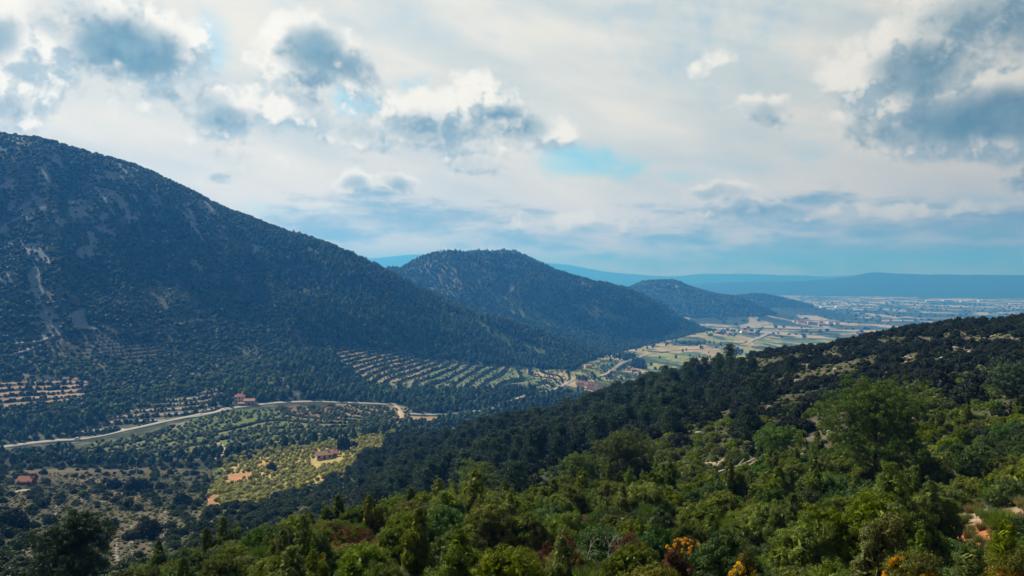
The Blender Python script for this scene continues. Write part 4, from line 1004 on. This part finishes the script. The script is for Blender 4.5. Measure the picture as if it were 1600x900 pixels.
hero_pine(108, 31, 822, 3.9, 'dark feathery pine in the bottom left corner', 34, .26, 70, .16, .03, 7, .1, 'pine_dark')
hero_pine(1592, 72, 592, 6.0, 'dark pine cut by the right edge of the view', 26, .45, 45, .24, .08, 8, .15, 'pine_dark')
hero_pine(1215, 62, 690, 4.2, 'low bushy pine beside the pale log', 22, .40, 50, .2, .06, 9, .1)
hero_pine(1185, 107, 590, 5.5, 'pine near the top of the pale rocky gully', 20, .5, 40, .26, .1, 10, .15, 'pine_dark')
def hero_shrub(kind, px, d, h, w, label, mat, name, cat, seed=0, lobes=9, tall=False, dens=1.0, L=.058, Wd=.03, up=.4, extra=None, core=True):
    r = np.random.default_rng(seed + 100)
    d *= 1.5; g0 = at(px, d); h = (azel(px, h)[2] * d - g0[2]) * .9; print('SHRUB', px, round(h, 1)); h = min(max(h, .8), 4.6); w = w * 1.05
    area = w * h * 2.6 + w * w
    me = lobed_shrub('foliage', r, w, h, lobes, int(area * 19 * dens), .19, 130, L, Wd, up, .55, core, tall)
    x, y, z = at(px, d); t = empty(name, (x, y, z), 0); tag(t, label, cat)
    link('foliage', me, M[mat], t)
    st = stems_mesh('stem', r, h * .9, 6, w * .12 + .1); link('stem', st, M['bark'], t)
    HERO.append((x, y, w * .42)); NAMED.append((px, d, label))
    if extra: extra(t, r, w, h)
    return t
J = 'juniper'; JN = ('juniper_bush', 'juniper')
hero_shrub(J, 955, 34, 756, 1.9, 'slim dark upright juniper with a rounded top near the centre', 'juniper', *JN, 1, 7, True)
hero_shrub(J, 1012, 32, 752, 2.7, 'tall double topped juniper right of the slim dark one', 'juniper', *JN, 2, 9, True)
hero_shrub(J, 1046, 34, 760, 2.2, 'juniper joined to the right of the double topped one', 'juniper', *JN, 3, 7, True)
hero_shrub(J, 760, 24, 775, 2.6, 'broad juniper behind the red earth patch on its left', 'juniper', *JN, 4, 10)
hero_shrub(J, 795, 14.5, 830, 2.4, 'large dark billowing juniper at the bottom left of centre', 'juniper', *JN, 5, 11)
hero_shrub(J, 705, 13.5, 850, 1.9, 'round juniper at the bottom edge left of the large billowing one', 'juniper', *JN, 6, 9)
hero_shrub(J, 1335, 21, 750, 3.4, 'biggest juniper, a tall dark mound below the tall pine', 'juniper', *JN, 7, 14, True)
hero_shrub(J, 1415, 22, 755, 2.5, 'peaked juniper right beside the biggest one', 'juniper', *JN, 8, 10, True)
hero_shrub(J, 1265, 20, 800, 2.4, 'juniper leaning against the left of the biggest one', 'juniper', *JN, 9, 9)
hero_shrub(J, 1385, 14.0, 820, 1.4, 'pale yellow green shrub in front of the peaked juniper', 'gorse', 'shrub', 'shrub', 10, 7, False, .8)
hero_shrub(J, 1130, 17, 820, 2.4, 'wide green mastic bush behind the orange flowers', 'mastic', 'mastic_bush', 'mastic bush', 11, 11)
hero_shrub(J, 1195, 25, 780, 2.6, 'knobbly juniper in the middle of the right hand thicket', 'juniper', *JN, 12, 10)
hero_shrub(J, 1060, 15.5, 868, 1.2, 'dark brown tinged bush under the pale leaning stick', 'rust', 'shrub', 'shrub', 13, 8)
hero_shrub(J, 880, 18.5, 836, 1.8, 'dark red brown bush in front of the red earth patch', 'rust', 'shrub', 'shrub', 14, 8, False, .8, .07, .022, .8, None, False)
hero_shrub(J, 985, 19.5, 832, 1.4, 'brown gold bush right of the bleached dead branches', 'rust', 'shrub', 'shrub', 15, 8, False, .8, .07, .022, .8, None, False)
hero_shrub(J, 540, 25, 835, 3.0, 'spreading dark red bush on the left brink of the knoll', 'rust', 'shrub', 'shrub', 16, 9, False, .7, .07, .022, .8, None, False)
hero_shrub(J, 888, 24, 795, 2.4, 'fresh green flat topped broom above the red brown bush', 'broom', 'broom_bush', 'broom bush', 17, 9, False, .8, .12, .014, 1.6)
hero_shrub(J, 1010, 12.5, 865, 2.4, 'low yellow green bush at the bottom edge under the stick', 'gorse', 'shrub', 'shrub', 18, 9)
def flowers(t, r, w, h):
    n = 38; v = sphere_pts(n, r, .9); P = v * np.array([w*.52, w*.52, h*.50]) + np.array([0, 0, h*.58])
    V, F = tuft_cloud(P, v, r.uniform(.04, .10, n), 60, .035, .026, r, .3, .8)
    link('blossom', mesh_np('blossom', V, F), M['flower'], t)
GN = ('gorse_bush', 'gorse')
for k, (px, d, h, w, lab) in enumerate([(1413, 13, 868, .75, 'orange flowering gorse in front of the pale yellow green shrub'), (1450, 12.5, 888, .8, 'low orange flowering gorse left of the dry grey bush'),
        (1585, 12.5, 882, 1.0, 'orange flowering gorse in the bottom right corner'), (1560, 12.2, 890, .6, 'small orange gorse just left of the corner one'), (1072, 19, 842, 1.4, 'golden topped gorse right of the brown gold bush'), (1164, 14, 878, .7, 'single orange gorse at the bottom between green bushes')]):
    hero_shrub('g', px, d, h, w, lab, 'gorse', *GN, 30 + k, 6, False, .9, .05, .02, .6, flowers)
# dry bushes, dead branches, stick, log
for k, (px, d, s, lab) in enumerate([(1500, 18, 1.25, 'dry grey brown bush between the orange gorses'), (1540, 20.0, 1.4, 'dry grey bush behind the orange gorses at bottom right'), (1470, 20.5, 1.1, 'small dry bush behind the low orange gorse'), (1590, 22, 1.3, 'dry grey bush touching the right edge')]):
    x, y, z = at(px, d); o = link('dry_bush', DRY[k % 2], M['dry'], None, (x, y, z)); o.scale = (s,)*3; o.rotation_euler[2] = k; tag(o, lab, 'dry bush'); HERO.append((x, y, .7))
x, y, z = at(938, 30); o = link('dead_bush', DEAD, M['deadwood'], None, (x, y, z + .1)); o.scale = (1.5, 1.5, 1.5); tag(o, 'bleached dead bush with bare pale branches', 'dead bush'); HERO.append((x, y, .9))
x, y, z = at(1030, 20); b = MB(); b.tube([(-.62,0,2.15),(-.2,.05,1.7),(.2,-.03,1.15),(.6,0,.4)], [.018,.016,.02,.024], 6); o = link('dead_stick', b.mesh('dead_stick'), M['deadwood'], None, (x, y, z)); tag(o, 'pale straight dead stick leaning over the bottom bushes', 'stick')
x, y, z = at(1148, 82); b = MB(); b.tube([(-2.6,0,.3),(-1,.2,.7),(.8,.1,1.3),(2.2,-.1,2.1)], [.2,.19,.16,.1], 8); b.tube([(.4,.1,1.2),(1.2,.3,2.0)], [.08,.04], 6); o = link('fallen_log', b.mesh('fallen_log'), M['deadwood'], None, (x, y, z)); tag(o, 'bleached fallen log lying on the right slope', 'log'); HERO.append((x, y, 3))
# cypresses
for k, (px, s) in enumerate([(529, .9), (533, 1.1), (537, 1.0), (541, 1.15), (545, .85)]):
    r = np.random.default_rng(70 + k); x, y, z = hit(px, 706, 380)
    t = empty('cypress_tree', (x, y, z), 0, s); tag(t, 'slender dark cypress in the tight clump behind the orchard farmhouse', 'cypress', 'cypresses behind the orchard farmhouse')
    n = 1500; zz = r.random(n) ** .8; a = r.uniform(0, 6.283, n); rad = .75 * np.sin(np.pi * np.clip(zz * .93 + .07, 0, 1)) ** .6 * r.uniform(.8, 1.1, n)
    P = np.stack([np.cos(a) * rad, np.sin(a) * rad, .3 + zz * 7.6], 1); Nn = np.stack([np.cos(a), np.sin(a), np.full(n, .8)], 1)
    V, F = leaves(P, Nn, .45, .3, r, .8, .4); link('crown', mesh_np('crown', V, F), M['cypress'], t)
    b = MB(); b.tube([(0,0,-.3),(0,0,3)], [.14,.1], 6); link('trunk', b.mesh('trunk'), M['bark'], t); CLEAR.append((x, y, 2, 10))

# --- thickets of the foreground and near slope
def in_view(x, y): p = pxy(x, y); return (p > -120) & (p < 1720)
pj = scatter(13.5, 98, -120, 1720, 2.15, 401, vis=False, maskf=flt(offhero, lambda x, y: (pxy(x, y) > 190) | (np.hypot(x, y) < 20)))
xj, yj, zj, rj = pj
px_ = pxy(xj, yj); dd = np.hypot(xj, yj)
kj = rj.random(len(xj)); nsp = fbm(xj / 7, yj / 7, 3, 411)
small_front = dd < 12.5
def sub(m): return np.stack([xj[m], yj[m], zj[m], (rj.uniform(.50, 1.0, m.sum())) * np.where(dd[m] < 18, .72, 1.0), rj.uniform(.8, 1.2, m.sum())], 1)
t_ = nsp * .9 + kj * .8
mj = t_ < .62; mm = (t_ >= .62) & (t_ < .80); mo = (t_ >= .80)
far_ = (dd > 62) & (px_ < 700)
def zone(x, y):
    p = float(pxy(x, y)); d = math.hypot(x, y)
    return ('left' if p < 500 else 'middle' if p < 1000 else 'right', 'bottom' if d < 30 else 'upper' if d > 62 else 'central')
COMBO = {}
def lab(kind):
    def f(x, y):
        p = float(pxy(x, y)); d = math.hypot(x, y)
        npx, nd, nl = min(NAMED, key=lambda q: ((q[0] - p) * d / 1200) ** 2 + ((q[1] - d) * .7) ** 2)
        side = 'left' if p < npx else 'right'; dep = 'behind' if d > nd + 1.5 else 'in front of' if d < nd - 1.5 else 'beside'
        short = ' '.join(nl.split()[:6]); short = short[:-len(short.split()[-1])-1] if short.split()[-1] in ('a', 'the', 'of', 'in', 'on', 'at', 'its', 'and', 'with', 'to', 'by') else short
        key = (kind, side, dep, nl); COMBO[key] = COMBO.get(key, 0) + 1
        c = ['nearest', 'second', 'third', 'fourth', 'fifth'][COMBO[key] - 1] if COMBO[key] < 6 else 'far'
        return '%s %s, %s %s %s' % (c, kind, side, dep if dep != 'beside' else 'beside', short)
    return f
place_many(sub(mj & ~far_), 'juniper_bush', lab('yellow green juniper'), 'juniper', 'junipers of the nearest knoll', [cp(m, M['juniper']) for m in PX['juniper'] + PX['juniper_tall'][:1]], None, 290, 290, 'juniper_thicket', 'yellow green juniper thicket further back')
place_many(sub(mm & ~far_), 'mastic_bush', lab('fresh green mastic bush'), 'mastic bush', 'mastic bushes of the nearest knoll', [cp(m, M['mastic']) for m in PX['mastic']], None, 290, 200, 'mastic_thicket', 'green mastic bushes further back on the knoll')
place_many(sub(mo & ~far_), 'kermes_oak_bush', lab('dark green kermes oak bush'), 'oak bush', 'oak bushes of the nearest knoll', [cp(m, M['oak_near']) for m in PX['oak_near']], None, 290, 200, 'kermes_oak_thicket', 'dark kermes oak bushes further back on the knoll')
bj = scatter(14, 70, -120, 1720, 4.2, 402, vis=False, fthr=False, maskf=lambda x, y: fbm(x / 5, y / 5, 2, 415) > .0)
place_many(cand(bj, .6, 1.1), 'broom_bush', lab('thin stalked green broom'), 'broom bush', 'brooms among the near bushes', [cp(m, M['broom']) for m in PX['broom']], None, 120)
gj = scatter(13, 60, -120, 1720, 1.3, 403, vis=False, fthr=False)
x, y, z, r = gj
mass('tussock_grass', (x, y, z, r), [cp(m, M['grass']) for m in PX['tussock']] + [cp(m, M['grassg']) for m in PX['tussock']], None, 'dry and green grass tussocks between the near bushes', .6, 1.3, sink=.02)
# right hand slope behind the knoll
oj = scatter(60, 430, 560, 1720, 2.75, 404, maskf=flt(offhero, lambda x, y: (fbm(x / 26, y / 26, 3, 421) > np.where((pxy(x, y) > 1080) & (np.hypot(x, y) > 140), -.22, -.62))))
def band(x, y):
    p = float(pxy(x, y)); d = math.hypot(x, y)
    b_ = ['below the orchard farmhouse', 'before the valley pine strip', 'before the terraced fields', 'in front of the village', 'before the green valley road', 'under the far plain', 'along the right hand ridge'][int(np.searchsorted([640, 760, 880, 1000, 1130, 1330], p))]
    return b_ + (', near the knoll' if d < 140 else ', on the skyline' if d > 270 else ', halfway up')
oj = tuple(v if k == 3 else v[(np.hypot(oj[0], oj[1]) > 94) | (pxy(oj[0], oj[1]) < 700)] for k, v in enumerate(oj))
x, y, z, r = oj; p_ = pxy(x, y); d_ = np.hypot(x, y)
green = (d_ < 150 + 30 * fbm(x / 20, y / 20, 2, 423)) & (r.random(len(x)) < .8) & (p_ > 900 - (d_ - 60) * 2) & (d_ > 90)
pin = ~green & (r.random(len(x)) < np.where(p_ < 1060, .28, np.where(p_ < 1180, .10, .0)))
sc1 = r.uniform(.45, 1.15, len(x)) * np.where((p_ > 1150) & (d_ > 150), .8, 1)
tbl = np.stack([x, y, z, sc1, r.uniform(.8, 1.15, len(x))], 1)
tbl_g = tbl[green]; tbl_g[:, 3] *= .85
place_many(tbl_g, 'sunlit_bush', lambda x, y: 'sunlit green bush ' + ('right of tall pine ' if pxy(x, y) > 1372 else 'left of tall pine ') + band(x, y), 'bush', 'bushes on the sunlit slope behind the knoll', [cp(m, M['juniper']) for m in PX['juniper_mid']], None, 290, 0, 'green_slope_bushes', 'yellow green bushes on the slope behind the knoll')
place_many(tbl[~green & ~pin], 'holm_oak', lambda x, y: 'dark rounded holm oak ' + band(x, y), 'holm oak', 'holm oaks on the shaded slope', [cp(m, M['oak']) for m in PX['oak']], None, 290, 0, 'holm_oak_wood', 'dark holm oak wood covering the ridge')  # dark leaf colour carries the cloud shade of the crest
pk = tbl[pin]; pk = pk[(np.hypot(pk[:, 0], pk[:, 1]) > 150) | (pxy(pk[:, 0], pk[:, 1]) > 800)]; pk = pk[np.argsort(np.hypot(pk[:, 0], pk[:, 1]))]
extra_p = []
for (px, py) in ((1118, 590), (1141, 592), (1157, 596), (1175, 600), (1100, 596), (1080, 602), (1040, 612), (1024, 618), (980, 628), (965, 640), (935, 640), (1020, 655), (1235, 600)):
    x_, y_, z_ = hit(px, py, 150); extra_p.append((x_, y_, z_, 1.0, 1.1))
pk = np.concatenate([np.array(extra_p), pk])
for tm, cm_ in MIDPINE: tm.materials.append(M['bark']); cm_.materials.append(M['pine_dark'])
rp = np.random.default_rng(77)
for i, (x, y, z, s, zs) in enumerate(pk[:280]):
    tm, cm_ = MIDPINE[rp.integers(0, 4)]
    t = bpy.data.objects.new('pine_tree', None); COL.objects.link(t); t.location = (x, y, z - .1); t.rotation_euler = (0, 0, rp.uniform(0, 6.28)); t.scale = (s * .95,) * 3
    tag(t, 'dark pine among holm oaks ' + band(x, y), 'pine tree', 'pines among the holm oaks')
    for nm, me in (('trunk', tm), ('crown', cm_)): c_ = bpy.data.objects.new(nm, me); COL.objects.link(c_); c_.parent = t
print('PINES', len(pk))
if len(pk) > 280:
    q_ = pk[280:]; n = len(q_)
    gn_mass('slope_pinewood', q_[:, :3], np.stack([np.zeros(n), np.zeros(n), rp.uniform(0, 6.28, n)], 1), np.stack([q_[:, 3]] * 3, 1), rp.integers(0, 4, n), [m[1].copy() for m in MIDPINE], None, 'pinewood on the far side of the slope')
# lower left: scattered dark bushes and trees below the knoll
lj = scatter(95, 430, -150, 560, 4.0, 405, maskf=flt(offclear, offroad))
x, y, z, r = lj
near_brink = np.ones(len(x), bool)
tb = np.stack([x, y, z, r.uniform(.3, 1.05, len(x)) , r.uniform(.75, 1.1, len(x))], 1)
place_many(tb, 'dark_bush', lambda x, y: 'dark bush on rough ground ' + ['left of the bare brown strip', 'between the brown strip and the orange field', 'under the yellow orchard'][int(np.searchsorted([200, 330], pxy(x, y)))] + (', nearer' if math.hypot(x, y) < 170 else ', farther'), 'bush', 'dark bushes on the rough ground', [cp(m, M['oak_near']) for m in PX['oak']], None, 290, 0, 'rough_ground_scrub', 'dark scrub on the rough ground beyond')
for k, (px, py, s, lab_) in enumerate([(232, 842, 1.5, 'big round dark bush alone on bare brown ground'), (178, 765, 1.6, 'dark tree left of the white post'), (206, 768, 1.8, 'dark tree right below the white post'), (226, 768, 1.7, 'dark tree just right of the white post'), (285, 790, 1.6, 'dark leafy tree left of the orange field'), (424, 736, 1.35, 'dark round tree standing alone in the yellow orchard'), (553, 700, 1.35, 'dark round tree right of the cypresses'), (20, 830, 1.7, 'large dark bush at the left edge')]):
    x, y, z = hit(px, py, 100); t = empty('broadleaf_tree', (x, y, z - .2), k, s); tag(t, lab_, 'tree')
    c_ = bpy.data.objects.new('crown', cp(PX['oak'][k % 5], M['oak'])); COL.objects.link(c_); c_.parent = t; c_.location = (0, 0, .3)
    b = MB(); b.tube([(0,0,-.3),(.05,0,.8),(0,.05,1.6)], [.16,.13,.1], 7); link('trunk', b.mesh('trunk'), M['bark'], t)
# grass and low growth as ground cover on the middle slopes
cj = scatter(60, 400, -150, 1720, 2.2, 406, fthr=False, maskf=lambda x, y: ~samp(orch, x, y))
mass('low_scrub', cj, [cp(m, M['grassg']) for m in PX['orchard']] + [cp(m, M['oak_near']) for m in PX['orchard']], None, 'low grass and scrub between the bushes', .12, .42, zsc=(.5, .9))
# boulders
bk = scatter(98, 380, 640, 1720, 4.2, 407, fthr=False, maskf=lambda x, y: samp(rk, x, y))
x, y, z, r = bk; n = len(x); o_ = np.argsort(np.hypot(x, y))[:200]
for me in ROCK: me.materials.append(M['rock'])
for i in o_:
    s = r.uniform(.3, 1.1); o = bpy.data.objects.new('boulder', ROCK[r.integers(0, 5)]); COL.objects.link(o); o.location = (x[i], y[i], z[i] + .1 * s); o.scale = (s, s, s); o.rotation_euler = (r.uniform(-.3, .3), r.uniform(-.3, .3), r.uniform(0, 6.28))
    tag(o, 'pale limestone boulder in an opening between the holm oaks', 'boulder', 'boulders on the wooded slope')
# pale stone lines on the abandoned plots
sr = np.random.default_rng(91)
for k, line in enumerate([[(182,828),(183,845),(181,862),(184,880)], [(205,822),(208,835),(206,852),(210,868),(209,884)], [(258,800),(259,820),(256,845)], [(88,790),(86,815),(90,840)], [(40,830),(38,850),(42,872)], [(128,775),(126,800)]]):
    V_, F_ = [], []
    for a in range(len(line) - 1):
        p0 = np.array(hit(*line[a], 100)); p1 = np.array(hit(*line[a+1], 100)); L_ = np.linalg.norm(p1 - p0)
        for s_ in np.arange(0, L_, .55):
            if sr.random() < .3: continue
            p = p0 + (p1 - p0) * s_ / L_ + sr.normal(0, .22, 3) * np.array([1, 1, 0]); p[2] = float(H(p[0], p[1])) + .12
            me = ROCK[sr.integers(0, 5)]; vv = np.array([v.co[:] for v in me.vertices]) * sr.uniform(.2, .5) ; an = sr.uniform(0, 6.28)
            vv = np.stack([vv[:, 0]*math.cos(an) - vv[:, 1]*math.sin(an), vv[:, 0]*math.sin(an) + vv[:, 1]*math.cos(an), vv[:, 2]], 1) + p
            ff = np.array([q_.vertices[:] for q_ in me.polygons]); F_.append(ff + sum(len(v) for v in V_)); V_.append(vv)
    o = link('dry_stone_wall', mesh_np('dry_stone_wall', np.concatenate(V_), np.concatenate(F_)), M['rock'])
    tag(o, ['crumbled pale stone wall left of the bare brown strip', 'crumbled pale stone wall right of the bare brown strip', 'short crumbled stone wall below the orange field corner', 'crumbled stone wall up the slope under the red soil', 'crumbled stone wall nearest the left edge', 'short crumbled stone wall below the dark red house'][k], 'stone wall')

# ------------------------------------------------------------------ air
hb = MB(); hb.box((0, 0, 0), (2, 2, 2)); hme = hb.mesh('haze')
hz = link('haze', hme); tag(hz, 'blue air haze filling the valley', kind='stuff')
X0, X1, Y0, Y1, Z0, Z1 = -21000, 21000, -21000, 21000, -340, 395
hz.location = ((X0+X1)/2, (Y0+Y1)/2, (Z0+Z1)/2); hz.scale = ((X1-X0)/2, (Y1-Y0)/2, (Z1-Z0)/2)
m, t, g = newmat('haze_air'); out = g.n('ShaderNodeOutputMaterial'); pv = g.n('ShaderNodeVolumePrincipled')
pv.inputs['Color'].default_value = HAZE_COLOR + (1,); pv.inputs['Density'].default_value = HAZE_DENSITY; pv.inputs['Absorption Color'].default_value = (.50, .52, 1, 1); pv.inputs['Anisotropy'].default_value = 0.2
t.links.new(pv.outputs[0], out.inputs['Volume']); hme.materials.append(m); m.cycles.homogeneous_volume = True
print('ZRANGE', ZG.min(), ZG.max(), 'OBJS', len(bpy.data.objects))
